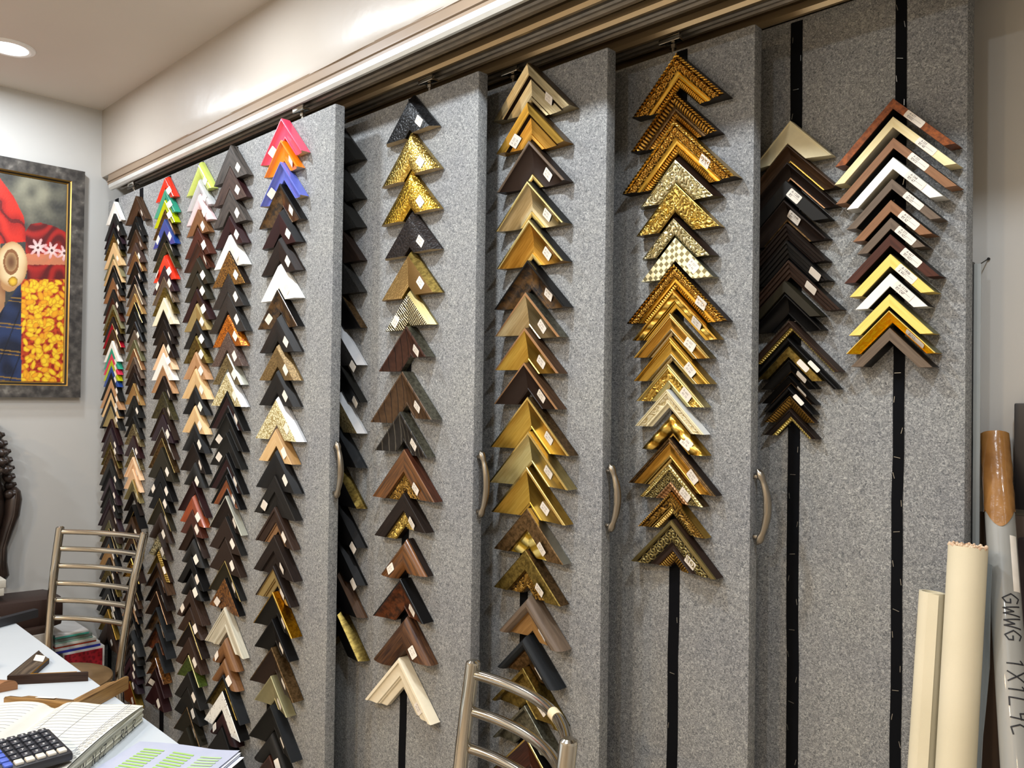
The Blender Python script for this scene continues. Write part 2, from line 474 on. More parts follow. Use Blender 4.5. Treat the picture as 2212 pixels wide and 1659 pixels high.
strip(0, (362, 378), (345, 1560), 8, tz=ZT - .004)
strip(0, (432, 350), (400, 1600), 9, tz=ZT - .004)
strip(0, (505, 318), (470, 1640), 10, tz=ZT - .004)
strip(0, (607, 270), (575, 1640), 12, tz=ZT - .02)
strip(1, (884, 203), (862, 1659), 14, tz=ZT - .004)
strip(2, (1137, 145), (1120, 1659), 16, tz=ZT - .006)
strip(3, (1464, 105), (1440, 1659), 22, 14, tz=ZT - .006, seed=3)
strip(4, (1710, 50), (1697.5, 1659), 25, 32, tz=ZT + .03, seed=4)
strip(4, (1935, 0), (1923, 1659), 24, 34, tz=ZT + .03, seed=5)
# ------------------------------------------------------------------ frame corner samples
PROF = {
 'flat': '0,0 s 0,.95 f .03,1 f .97,1 f 1,.95 n 1,0',
 'slope': '0,0 s 0,.95 l .02,1 l .09,1 f .12,.95 f .5,.7 f .90,.52 i .93,.56 i 1,.5 n 1,0',
 'scoop': '0,0 s 0,.94 l .03,1 l .10,1 f .14,.9 f .22,.74 f .33,.62 f .5,.52 f .7,.46 f .86,.44 i .88,.52 i .97,.52 i 1,.46 n 1,0',
 'round': '0,0 s 0,.42 f .03,.6 f .09,.78 f .18,.9 f .3,.98 f .42,1 f .56,.96 f .7,.87 f .82,.73 f .88,.6 i .9,.5 i 1,.5 n 1,0',
 'bevel': '0,0 s 0,.3 s .2,.97 f .23,1 f .97,.84 f 1,.8 n 1,0',
 'rev': '0,0 s 0,.62 l .02,.66 l .08,.68 f .1,.64 f .55,.82 f .92,1 i .97,1 i 1,.96 n 1,0',
 'cove': '0,0 s 0,.94 l .02,1 l .07,1 l .10,.95 f .13,.84 f .2,.7 f .3,.58 f .44,.48 f .6,.43 f .8,.42 f .84,.44 i .86,.56 i .94,.56 i 1,.5 n 1,0',
 'cap': '0,0 s 0,.96 l .02,1 l .14,1 l .15,.9 f .17,.62 f .5,.6 f .9,.66 i .93,.7 i 1,.64 n 1,0',
 'step': '0,0 s 0,.9 l .03,1 l .16,1 f .19,.86 f .3,.8 f .6,.78 f .64,.66 i .68,.64 i .72,.5 i .95,.46 i 1,.4 n 1,0',
 'wide': '0,0 s 0,.95 f .03,1 f .52,.97 f .55,.78 i .57,.74 i .95,.7 i 1,.62 n 1,0',
 'pillow': '0,0 s 0,.55 f .03,.66 f .1,.8 f .25,.93 f .45,1 f .65,1 f .85,.9 f .97,.74 f 1,.66 n 1,0',
 'ribs': '0,0 s 0,.95 f .04,1 f .16,.98 f .19,.84 f .25,.84 f .28,.9 f .44,.86 f .47,.72 f .53,.72 f .56,.78 f .72,.74 i .76,.6 i .82,.6 i .86,.66 i 1,.6 n 1,0',
 'triple': '0,0 s 0,.9 l .03,.97 l .07,1 l .11,.97 l .13,.9 l .17,.93 l .22,.93 l .24,.84 f .28,.84 f .4,.72 f .6,.66 f .68,.68 i .7,.76 i .75,.78 i .8,.72 i .84,.6 i .9,.56 i 1,.5 n 1,0',
 'duo': '0,0 s 0,.93 l .03,1 l .08,.98 l .2,.9 l .3,.86 l .33,.8 g .35,.55 g .39,.52 f .41,.6 f .6,.52 f .84,.48 i .86,.56 i .95,.56 i 1,.5 n 1,0',
 'ornate': '0,0 s 0,.84 l .02,.95 l .12,1 l .15,.9 f .17,.88 f .35,.86 f .52,.74 g .54,.68 g .6,.6 g .68,.6 g .73,.66 i .75,.6 i .86,.56 i .95,.5 i 1,.44 n 1,0',
 'outer': '0,0 s 0,.5 l .03,.74 l .09,.9 l .18,.99 l .28,1 l .38,.92 l .44,.78 f .46,.6 f .75,.5 f .93,.46 f 1,.42 n 1,0',
}
def parse_prof(s):
    tk = s.split(); pts = [tuple(map(float, t.split(','))) for t in tk[0::2]]; return pts, tk[1::2]
PR = {k: parse_prof(v) for k, v in PROF.items()}

def relief_fn(kind, s, u, w, z0, z1, side):
    """carved pattern height 0..1 at distance s along, u across"""
    v = (u - z0) / max(1e-5, z1 - z0)
    if v <= 0.02 or v >= .98: return .35
    env = min(1, min(v, 1 - v) * 6)
    if kind == 'scroll':
        bw = z1 - z0; p = max(.018, bw * 1.15); q = (u - z0) - bw / 2
        k = math.floor(s / (p / 2)); best = 0
        for kk in (k, k + 1):
            cs = kk * p / 2; cq = bw * (.14 if kk % 2 else -.14)
            dx, dy = s - cs, q - cq; r = math.hypot(dx, dy); th = math.atan2(dy, dx) * (1 if kk % 2 else -1)
            vol = (.5 + .5 * math.cos(2 * PI * r / (bw * .26) - th)) * max(0, 1 - (r / (bw * .62)) ** 3)
            best = max(best, vol)
        c = noise.noise(Vector((s * 420, u * 420, side * 7)))
        return max(0, min(1, (.05 + best + .28 * c) * env))
    if kind == 'leafy':
        bw = z1 - z0
        c = noise.noise(Vector((s * 55, u * 60, side * 7 + 3))); d = noise.noise(Vector((s * 300 + 5, u * 300, 4)))
        ridge = 1 - abs(math.sin(9 * c + 40 * u)) 
        return max(0, min(1, (.15 + .95 * (1 - ridge) ** 1.5 + .3 * d) * env))
    if kind == 'bead':
        return abs(math.sin(PI * s / .0056)) * env
    if kind == 'rope':
        return (.5 + .5 * math.sin(2 * PI * (s / .009 + v * .9))) * env
    if kind == 'egg':
        return (.5 + .5 * math.cos(2 * PI * s / .008)) * env * (.6 + .4 * math.sin(PI * v))
    if kind == 'twist':
        return (.5 + .5 * math.sin(2 * PI * (s / .03 + v * .35))) * env
    if kind == 'fluted':
        return (.5 + .5 * math.sin(2 * PI * s / .0045)) * env
    return .4

def corner_meshes(prof, w, h, WL, WR, zmap, orn=None, cut=None, amp=.0025):
    """zmap: zone -> (part name or None, material); returns {part: (bm, mats)}
       local frame: x along the board, y = -height, z up; apex (outer corner) at the origin"""
    pts, zones = PR[prof]
    r2 = math.sqrt(2)
    orn = orn or {}
    P = [(t * w, hh * h) for t, hh in pts]
    parts = {}
    def get(part):
        if part not in parts:
            bm = bmesh.new(); bm.loops.layers.uv.new('UVMap'); bm.verts.layers.float.new('relief')
            parts[part] = [bm, []]
        return parts[part]
    zr = {}
    for z in set(zones):
        idx = [i for i, q in enumerate(zones) if q == z]
        zr[z] = (min(P[i][0] for i in idx), max(P[i + 1][0] for i in idx))
    # resample
    segs = []
    for i, z in enumerate(zones):
        (u0, h0), (u1, h1) = P[i], P[i + 1]
        n = 1
        if z in orn and u1 - u0 > .0016: n = max(1, int((u1 - u0) / .0013))
        for k in range(n):
            segs.append(((u0 + (u1 - u0) * k / n, h0 + (h1 - h0) * k / n), (u0 + (u1 - u0) * (k + 1) / n, h0 + (h1 - h0) * (k + 1) / n), z))
    for side, W in ((-1, WL), (1, WR)):
        d = Vector((side, 0, -1)) / r2; nrm = Vector((-side, 0, -1)) / r2
        smax = r2 * W
        cache = {}
        def vert(part, u, hh, j, ns, z):
            key = (part, round(u, 6), round(hh, 6), j)
            if key in cache: return cache[key]
            bm = parts[part][0]
            s = u + (smax - 2 * u) * j / ns
            rl = .4
            if z in orn and z in 'flisg':
                rl = relief_fn(orn[z], s, u, w, *zr[z], side)
                hh2 = hh + (rl - .4) * amp
                cs = 0
            else: hh2 = hh
            p = nrm * u + d * s
            v = bm.verts.new((p.x, -hh2, p.z)); v[bm.verts.layers.float['relief']] = rl
            cache[key] = (v, s); return cache[key]
        for (u0, h0), (u1, h1), z in segs:
            part, mt = zmap.get(z, zmap['f'])
            g = get(part); bm, mats = g
            if mt not in mats: mats.append(mt)
            mi = mats.index(mt)
            ns = max(1, int(smax / .0018)) if z in orn else 1
            uvl = bm.loops.layers.uv['UVMap']
            outw = nrm * (-(h1 - h0)) + Vector((0, -1, 0)) * (u1 - u0)
            for j in range(ns):
                q = [vert(part, u0, h0, j, ns, z), vert(part, u1, h1, j, ns, z), vert(part, u1, h1, j + 1, ns, z), vert(part, u0, h0, j + 1, ns, z)]
                uu = [u0, u1, u1, u0]
                if abs(u1 - u0) < 1e-6: uu = [h0, h1, h1, h0]
                vs = [a[0] for a in q]
                try: f = bm.faces.new(vs)
                except ValueError: continue
                f.normal_update()
                f.material_index = mi
                for lp in f.loops:
                    i = vs.index(lp.vert); lp[uvl].uv = (q[i][1] + (3.1 if side > 0 else 0), uu[i])
                if f.normal.dot(outw) < 0: f.normal_flip()
        # cut end
        part, mt = zmap['f']
        cutm = cut or mt
        bm, mats = get(None)
        if cutm not in mats: mats.append(cutm)
        vs = []
        for (t, hh) in P:
            s = smax - t
            p = nrm * t + d * s
            vs.append(bm.verts.new((p.x, -hh, p.z)))
        f = bm.faces.new(vs); f.normal_update(); f.material_index = mats.index(cutm)
        for lp, (t, hh) in zip(f.loops, P): lp[bm.loops.layers.uv['UVMap']].uv = (t, hh)
        if f.normal.z > 0: f.normal_flip()
        # back
        try:
            b4 = [nrm * 0, nrm * w + d * w, nrm * w + d * (smax - w), d * smax]
            f = bm.faces.new([bm.verts.new((p.x, 0, p.z)) for p in b4]); f.normal_update()
            f.material_index = 0
            if f.normal.y < 0: f.normal_flip()
        except ValueError: pass
    return parts

def prof_height(prof, t):
    pts, _ = PR[prof]
    for (a, ha), (b, hb) in zip(pts, pts[1:]):
        if a <= t <= b and b > a: return ha + (hb - ha) * (t - a) / (b - a)
    return 1

# tiny stroke lettering for handwriting
GL = {
 'A': [[(0, 0), (.35, 1), (.7, 0)], [(.15, .4), (.55, .4)]], 'R': [[(0, 0), (.05, 1), (.5, .95), (.55, .65), (.05, .5), (.6, 0)]],
 'B': [[(0, 0), (0, 1), (.45, .9), (.4, .55), (.05, .5), (.55, .4), (.5, .05), (0, 0)]],
 'S': [[(.6, .9), (.3, 1), (.05, .8), (.5, .4), (.45, .05), (0, .05)]], 'E': [[(.5, 1), (.1, .8), (.3, .55), (.05, .3), (.2, 0), (.6, .1)]],
 'N': [[(0, 0), (.05, 1), (.55, 0), (.6, 1)]], 'M': [[(0, 0), (.1, 1), (.35, .3), (.6, 1), (.7, 0)]], 'T': [[(0, 1), (.6, 1)], [(.3, 1), (.25, 0)]],
 'I': [[(.2, 1), (.2, 0)]], 'P': [[(0, 0), (.05, 1), (.5, .85), (.45, .55), (.05, .45)]], 'K': [[(0, 0), (0, 1)], [(.5, 1), (.05, .45), (.6, 0)]],
 'Y': [[(0, 1), (.3, .5), (.6, 1)], [(.3, .5), (.25, 0)]], 'L': [[(.05, 1), (0, 0), (.5, 0)]], 'G': [[(.6, .85), (.3, 1), (0, .5), (.3, 0), (.6, .2), (.6, .45), (.35, .45)]],
 'X': [[(0, 1), (.6, 0)], [(.6, 1), (0, 0)]], 'C': [[(.6, .9), (.2, 1), (0, .5), (.2, 0), (.6, .1)]],
 '0': [[(.3, 1), (0, .6), (.1, .1), (.4, 0), (.6, .5), (.3, 1)]], '1': [[(.1, .8), (.3, 1), (.3, 0)]], '2': [[(0, .8), (.3, 1), (.5, .75), (.05, .05), (.6, 0)]],
 '3': [[(0, .95), (.5, .95), (.2, .55), (.55, .3), (.3, 0), (0, .1)]], '4': [[(.3, 1), (0, .35), (.6, .4)], [(.45, .7), (.4, 0)]],
 '5': [[(.6, 1), (.1, 1), (.1, .6), (.5, .45), (.4, 0), (0, .05)]], '6': [[(.5, 1), (.1, .5), (.2, 0), (.5, .2), (.4, .45), (.1, .35)]],
 '7': [[(0, 1), (.55, 1), (.2, 0)]], '8': [[(.5, .85), (.2, 1), (.1, .75), (.5, .3), (.3, 0), (.05, .25), (.5, .85)]], '9': [[(.5, .6), (.15, .55), (.1, .9), (.5, .95), (.4, 0)]],
 '-': [[(.1, .45), (.5, .45)]], '/': [[(.5, 1), (.1, -.1)]], '_': [[(-.2, -.15), (2.0, -.15)]], ' ': [],
 'W': [[(0, 1), (.15, 0), (.35, .6), (.5, 0), (.65, 1)]], 'F': [[(.55, 1), (.05, 1), (0, 0)], [(.05, .5), (.45, .55)]], 'Z': [[(0, 1), (.55, 1), (0, 0), (.6, 0)]],
 'm': [[(0, 0), (.05, .5), (.2, .5), (.25, .05), (.3, .5), (.45, .5), (.5, 0)]], 'w': [[(0, .5), (.1, 0), (.25, .4), (.4, 0), (.5, .5)]],
}
def writing(bm, text, x0, y0, ch, sw, M, slant=.12, mi=0):
    """strokes as thin raised ribbons in the XY plane of M"""
    x = x0
    for c in text:
        for pl in GL.get(c, []):
            for (ax, ay), (bx, by) in zip(pl, pl[1:]):
                a = Vector((x + (ax + ay * slant) * ch, y0 + ay * ch, 0)); b = Vector((x + (bx + by * slant) * ch, y0 + by * ch, 0))
                dd = (b - a)
                if dd.length < 1e-7: continue
                dd.normalize(); nn = Vector((-dd.y, dd.x, 0)) * sw / 2; a -= dd * sw * .3; b += dd * sw * .3
                vs = [bm.verts.new(M @ p) for p in (a - nn, b - nn, b + nn, a + nn)]
                f = bm.faces.new(vs); f.material_index = mi
        x += .8 * ch if c != ' ' else .5 * ch
    return x

def rounded_card(bm, lx, ly, th, r, M, mi=0):
    poly = []
    for cx, cy, a0 in ((lx / 2 - r, ly / 2 - r, 0), (-lx / 2 + r, ly / 2 - r, 90), (-lx / 2 + r, -ly / 2 + r, 180), (lx / 2 - r, -ly / 2 + r, 270)):
        for k in range(4):
            a = math.radians(a0 + k * 30); poly.append((cx + r * math.cos(a), cy + r * math.sin(a)))
    return prism(bm, poly, 0, th, mi, M)

def sticker(parent, prof, w, h, W, side, frac, lx, ly, rnd, text=None, tilt=0, scrib=False, pos=None):
    r2 = math.sqrt(2)
    d = Vector((side, 0, -1)) / r2; nrm = Vector((-side, 0, -1)) / r2
    s = r2 * W * frac; t0 = pos if pos is not None else .5
    ly = min(ly, w * .92)
    ta, tb = max(.02, t0 - ly / w / 2), min(.98, t0 + ly / w / 2)
    ha = prof_height(prof, ta + .01) * h; hb = prof_height(prof, tb - .01) * h; hm = prof_height(prof, t0) * h
    lift = 0
    for q_ in range(13):
        f_ = q_ / 12; lift = max(lift, prof_height(prof, ta + (tb - ta) * f_) * h - (ha + (hb - ha) * f_))
    ctr = nrm * (w * (ta + tb) / 2) + d * s + Vector((0, -(ha + hb) / 2 - lift - .0003, 0))
    yv = (nrm * (w * (tb - ta)) + Vector((0, -(hb - ha), 0))).normalized()   # across, inward
    xv = d
    zv = xv.cross(yv)
    if zv.y > 0: xv = -xv; zv = xv.cross(yv)
    # want text reading upward-left to lower-right: y axis points outward
    X = d.copy() if side > 0 else -d; Y = -yv; Z = X.cross(Y)
    if Z.y > 0: Y = Y; X = -X; Z = X.cross(Y)
    M = Matrix((X, Y, Z)).transposed().to_4x4() @ Matrix.Rotation(tilt, 4, 'Z'); M.translation = ctr
    bm = bmesh.new(); rounded_card(bm, lx, ly, .0004, .0022, M)
    st = obj('price_sticker', bm, PAPER, parent, smooth=0)
    if text or scrib:
        bm = bmesh.new(); M2 = M @ Matrix.Translation((0, 0, .0006))
        if text:
            l1, l2 = text
            ch = ly * .26
            writing(bm, l1, -lx * .32, ly * .12, ch, ch * .13, M2)
            prismline = [(-lx * .38, -ly * .02), (lx * .4, -ly * .02)]
            writing(bm, l2, -lx * .34, -ly * .32, ch, ch * .13, M2)
            a, b = prismline; hw = ch * .04
            bm.faces.new([bm.verts.new(M2 @ Vector(q)) for q in ((a[0], a[1] - hw, 0), (b[0], b[1] - hw, 0), (b[0], b[1] + hw, 0), (a[0], a[1] + hw, 0))])
            obj('handwriting', bm, INK, st, smooth=0)
        else:
            ch = ly * .2
            writing(bm, rnd.choice(['A-', 'R-', 'B-']) + '%d' % rnd.randint(110, 590), -lx * .34, ly * .1, ch, ch * .12, M2)
            writing(bm, 'RS %d' % rnd.randint(40, 96), -lx * .3, -ly * .28, ch, ch * .12, M2)
            obj('handwriting', bm, PENCIL, st, smooth=0)
    return st

RAW = simple('raw_cut_wood', '#b9a37f', .8, nscale=60, c2='#a38e6c')
RAWD = simple('raw_cut_grey', '#8d8478', .8, nscale=60)
FIN = {
 'barkoak': ('#94703f', 'wood', .55, 0, '#4a3219', 1.0, 0, .6), 'bark': ('#6a5a49', 'wood', .6, 0, '#3a2f25', 1.0, 0, .6),
 'white': ('#f0eee6', 'plain', .35), 'cream': ('#eee2c6', 'plain', .4), 'ivory': ('#e9ddb6', 'plain', .4), 'greige': ('#cdc7b4', 'wood', .5, 0, '#b8b39f'),
 'palesilver': ('#c8c8b8', 'plain', .35, .6), 'pink': ('#ee4d6a', 'plain', .22, 0, None, None, .4), 'orange': ('#ef7e12', 'plain', .22, 0, None, None, .4),
 'periwinkle': ('#5d68bd', 'plain', .25, 0, None, None, .4), 'red': ('#e8371f', 'plain', .22, 0, None, None, .4), 'teal': ('#2f9a7d', 'plain', .22, 0, None, None, .4),
 'lime': ('#b3bf10', 'plain', .22, 0, None, None, .4), 'royal': ('#24458f', 'plain', .25, 0, None, None, .4), 'palelime': ('#c3cf66', 'plain', .25, 0, None, None, .4),
 'palepink': ('#efcfd0', 'plain', .25, 0, None, None, .4), 'silverwhite': ('#cfd0d2', 'plain', .25, .3), 'crimson': ('#b01f30', 'plain', .25), 'hotpink': ('#d93a55', 'plain', .25),
 'black': ('#0e0d0d', 'plain', .4), 'matblack': ('#191815', 'plain', .6), 'charcoal': ('#1d1c1a', 'plain', .5), 'slate': ('#202224', 'plain', .5),
 'blackwood': ('#1f1c19', 'wood', .5, 0, '#131110'), 'greywood': ('#524b45', 'wood', .55, 0, '#2c2926'), 'brownwood': ('#4f3c33', 'wood', .55, 0, '#2e221d'),
 'darkbrown': ('#2b1e17', 'plain', .45), 'espresso': ('#241a15', 'wood', .5, 0, '#18110d'), 'maroon': ('#2a1516', 'plain', .42), 'mahogany': ('#4a281a', 'wood', .38, 0, '#30190f', None, .2),
 'redbrown': ('#4f2b20', 'wood', .42, 0, '#3c2018'), 'walnut': ('#4b3524', 'wood', .45, 0, '#332315'), 'tan': ('#8f6442', 'wood', .45, 0, '#7d5536'), 'taupe': ('#6d5c4c', 'wood', .45, 0, '#5a4b3d'),
 'olive': ('#4a4326', 'mottle', .4, .2, '#2e2917'), 'darkolive': ('#29251a', 'plain', .5), 'oak': ('#a07a48', 'wood', .4, 0, '#8a663a'), 'pine': ('#dab988', 'wood', .45, 0, '#cfa873'),
 'peach': ('#e9c49e', 'wood', .45, 0, '#dfb68c'), 'copperorange': ('#9c4a26', 'wood', .38, 0, '#82391c', None, .2), 'amber': ('#63351a', 'mottle', .35, 0, '#2e180d', None, .2, .4),
 'toffee': ('#7c5634', 'wood', .4, 0, '#684526'), 'green': ('#4a5a22', 'mottle', .4, 0, '#36431a'), 'moss': ('#6e6a4b', 'plain', .4, .3),
 'gold': ('#c6a14c', 'wood', .33, 1, '#b48f3c', .08), 'palegold': ('#cfc088', 'wood', .34, 1, '#c0af74', .08), 'deepgold': ('#b7821a', 'mottle', .3, 1, '#8a5c10'), 'brightgold': ('#e0b650', 'plain', .25, 1),
 'champagne': ('#bfae88', 'wood', .33, 1, '#a8966e'), 'bronze': ('#73593a', 'mottle', .38, .8, '#4c3a22'), 'oldgold': ('#85713a', 'mottle', .38, .9, '#5c4c24'), 'silver': ('#b5b3a6', 'plain', .3, 1),
 'ambergold': ('#b88a3c', 'wood', .34, .9, '#9c7028', .08), 'khaki': ('#a19a74', 'plain', .35, .5), 'pewter': ('#7c7a6a', 'mottle', .35, .8, '#545246'), 'beigegold': ('#b7a06a', 'plain', .35, .6),
 'yellow': ('#f4d774', 'wood', .4, 0, '#edc962'), 'brightyellow': ('#ffc81c', 'flake', .35, 0, '#f7a808', .1), 'creamwood': ('#efdfae', 'wood', .45, 0, '#e6d39a'), 'copperbrown': ('#86481f', 'mottle', .35, .4, '#5c3014'),
 'lblack': ('#1d1d1e', 'leather', .38, 0, '#0c0c0c'), 'lbrown': ('#2c2421', 'leather', .42, 0, '#151110'), 'lgold': ('#d9bd6c', 'leather', .28, 1, '#9f8238'), 'lgold2': ('#d6b04a', 'leather', .28, 1, '#98751f'),
 'weave': ('#b08d55', 'waves', .35, .8, '#75552c', None, 0, 2.4), 'zebra': ('#d6cba2', 'waves', .3, .8, '#2c1c10', None, 0, .8), 'leafbrown': ('#4a2e22', 'leaf', .4, 0, '#1c110c'), 'leafbronze': ('#5a4128', 'leaf', .4, .2, '#241810'), 'leafblack': ('#2c2824', 'leaf', .4, 0, '#6a6458'),
 'hamwhite': ('#e9e0b6', 'hammer', .35, .2, '#9c8648', None, 0, 1.15), 'hambronze': ('#8d744a', 'flake', .42, .4, '#65502f', .3), 'flakebronze': ('#b08238', 'flake', .3, .6, '#3c2a16'), 'flakeblack': ('#131211', 'flake', .35, .1, '#2c2a27', 1.2, 0, 1.3),
 'flakeorange': ('#cf7414', 'hammer', .3, .4, '#6d360c', None, 0, 1.5), 'flakemaroon': ('#3a2220', 'flake', .35, .2, '#6a5a50', 1, 0, 1.2), 'flakesilver': ('#9a8a62', 'flake', .35, .6, '#5a4a2c'), 'check': ('#7b7558', 'check', .3, .6, '#efe9c2', None, 0, .72),
 'burl': ('#8a5a2a', 'mottle', .35, .2, '#3a2414', None, .3), 'burgold': ('#5e421f', 'mottle', .35, .2, '#1b1410', None, .2, .3), 'flame': ('#74481f', 'wood', .35, .1, '#3c240f', None, .2, .6), 'ruststripe': ('#8a4a1c', 'wood', .35, 0, '#5b2c12', None, .2), 'barrel': ('#5f4029', 'wood', .4, .3, '#33211a'),
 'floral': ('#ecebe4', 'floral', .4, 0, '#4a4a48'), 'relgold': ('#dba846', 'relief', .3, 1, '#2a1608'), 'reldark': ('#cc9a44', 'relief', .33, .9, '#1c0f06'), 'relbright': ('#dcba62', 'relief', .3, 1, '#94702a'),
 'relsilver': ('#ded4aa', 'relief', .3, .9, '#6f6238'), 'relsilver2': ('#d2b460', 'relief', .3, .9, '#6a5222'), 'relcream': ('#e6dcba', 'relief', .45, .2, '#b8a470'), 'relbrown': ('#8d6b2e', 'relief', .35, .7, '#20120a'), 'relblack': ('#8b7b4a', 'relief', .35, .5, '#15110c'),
 'relpale': ('#e9d98a', 'relief', .3, .9, '#a8892e'), 'goldtrim': ('#d6bb74', 'plain', .25, 1), 'silvertrim': ('#d8d8d0', 'plain', .2, 1), 'browntrim': ('#2a1d16', 'plain', .35), 'blacktrim': ('#141312', 'plain', .3), 'copper': ('#a9805a', 'plain', .35, .6),
 'ltwood': ('#bb9068', 'wood', .45, 0, '#ac8058'), 'purple': ('#2b1d23', 'plain', .45), 'cocoa': ('#3a2a21', 'wood', .5, 0, '#2a1d16'),
}
def fin(k): return mat(*FIN[k])

USED = {}
def sample(desc, X, Yp, Z, prof, w, h, WL, WR, f, group, label, l=None, i=None, s=None, orn=None, cutm=None, amp=.0025, names=None, rot=0, M=None, g=None):
    mf = fin(f)
    ms = fin(s) if s else (fin(f) if FIN[f][1] not in ('relief',) else fin('browntrim'))
    zmap = {'f': (None, mf), 's': (None, ms), 'n': (None, ms if s else mf)}
    nm = names or {}
    zmap['l'] = (nm.get('l', 'outer_lip'), fin(l)) if l else (None, mf)
    zmap['i'] = (nm.get('i', 'inner_slip'), fin(i)) if i else (None, mf)
    zmap['g'] = ('gilt_cove', fin(g)) if g else (None, mf)
    parts = corner_meshes(prof, w, h, WL, WR, zmap, orn, cutm, amp)
    bm, mats = parts.pop(None)
    root = obj('frame_corner_sample', bm, mats)
    tag(root, label, 'frame sample', group)
    for k, (b, mm) in parts.items(): obj(k, b, mm, root)
    root.location = (X, Yp, Z); root.rotation_euler = (0, rot, 0)
    if M is not None: root.matrix_world = M
    return root
COLS = []
COLS.append(dict(name='leftmost column', board=0, W=.100, line=((246, 435), (236, 1073)), h=.017, gap=.97, data='''
435|white lacquered|white|scoop|W=.085
461|thin charcoal|charcoal|flat
479|dark plum|purple|scoop|
491|glossy black|black|flat|
504|streaked old gold|oldgold|slope|
524|pale pine|pine|flat|
548|sage cream|khaki|scoop|
560|light tan oak|pine|slope|
573|white edged black|black|slope|l=silvertrim
588|dull charcoal|charcoal|flat|
599|tan brown|tan|slope|
625|grey charcoal wood|blackwood|flat|
643|reddish brown|redbrown|slope|
658|greyish gold|khaki|scoop|
669|thin old gold|oldgold|slope|
684|dark walnut|espresso|flat|
698|crimson red|crimson|scoop|l=goldtrim
712|brown and gold|walnut|slope|i=goldtrim
736|chalk white|white|flat|W=.085
752|teal green|teal|flat|W=.085
764|raspberry pink|hotpink|flat|W=.085
777|lime green|lime|flat|W=.085
790|royal blue|royal|flat|W=.085
804|matt black|matblack|flat|W=.115
819|orange brown|ltwood|flat|W=.12
838|smoky black|black|flat|W=.11
848|light honey wood|pine|flat|W=.1
863|coal black|charcoal|flat|W=.12
877|greenish cream|beigegold|slope|W=.085
905|dark burgundy|maroon|scoop|
924|plum charcoal|purple|flat|
938|brown charcoal|cocoa|flat|
954|mottled gold brown|oldgold|slope|
970|dark antique gold|bronze|slope|W=.11
991|soft black|charcoal|flat|W=.115
1011|ebony black|black|slope|
1032|aubergine|purple|flat|
1048|yellow striped black|blackwood|slope|i=goldtrim
1060|deep black|matblack|flat|
1075|chocolate plum|purple|step|W=.125
1101|dark chocolate|darkbrown|flat|W=.12
1123|thin olive|moss|slope|
1141|bright gold edged|espresso|slope|l=goldtrim
1162|glossy jet black|black|flat|
1175|orange ochre|oak|slope|s=maroon
1205|ebony brown|espresso|flat|
1219|olive gold|oldgold|slope|W=.11
1244|silver edged black|black|slope|l=silvertrim
1262|pitch black|black|flat|W=.125
1283|silver beaded black|blackwood|step|l=silver;o=l:fluted
1316|yellow gold|gold|slope|l=ambergold
1338|dark purple brown|cocoa|flat|W=.11
'''))
COLS.append(dict(name='second column', board=0, W=.082, line=((293, 423), (284, 1116)), h=.017, gap=.97, data='''
423|bronze brown|walnut|slope|W=.1;h=.024
467|orange flecked black|blackwood|slope|
480|smooth charcoal|charcoal|scoop|
496|medium brown|walnut|scoop|
524|weathered brown|brownwood|flat|
543|golden brown|toffee|slope|l=goldtrim
565|plain black|black|slope|
595|white rimmed black|black|slope|l=silvertrim
614|taupe and copper|taupe|scoop|l=copper
634|amber brown|oak|slope|l=goldtrim
653|gold trimmed black|black|slope|l=goldtrim
673|charcoal grey|charcoal|scoop|
693|rounded jet black|black|round|
713|mid taupe|taupe|slope|
734|greenish grey|moss|scoop|
753|tan and copper|tan|scoop|l=copper
771|grey taupe|taupe|scoop|
787|dark cocoa|cocoa|scoop|
806|brown black|espresso|slope|
828|amber gold|oak|slope|l=goldtrim
855|matt black|matblack|flat|
876|coal black|charcoal|scoop|
900|black grained|blackwood|slope|
916|silver gilt mottled|flakesilver|slope|
941|dark maroon|maroon|flat|
966|bronze silver|flakesilver|slope|l=silvertrim
987|pale peach wood|peach|step|
1013|light pine|peach|slope|
1036|lime gold|palegold|slope|
1062|espresso brown|espresso|slope|l=blacktrim
1090|gilt edged black|black|slope|i=relpale;h=.03
1116|medium walnut|walnut|flat|
1132|blackened brown|espresso|scoop|
1151|gold and brown|walnut|slope|l=goldtrim
1175|white outlined black|black|slope|l=silvertrim
1206|carved bright gold|relgold|scoop|o=f:scroll,l:fluted;h=.028;l=relbright
1242|gold lined black|black|slope|l=goldtrim
1260|chestnut brown|walnut|slope|
1277|sepia brown|espresso|flat|
1292|peach orange|ltwood|slope|s=matblack
1320|glossy ink black|black|scoop|
1362|matt slate|slate|round|h=.028
1381|dark graphite|charcoal|round|h=.028
1404|thick black|slate|flat|h=.028
1420|plum grey|purple|flat|h=.026
1441|purple brown|purple|round|h=.026
1471|polished gold edged|gold|flat|h=.026
'''))
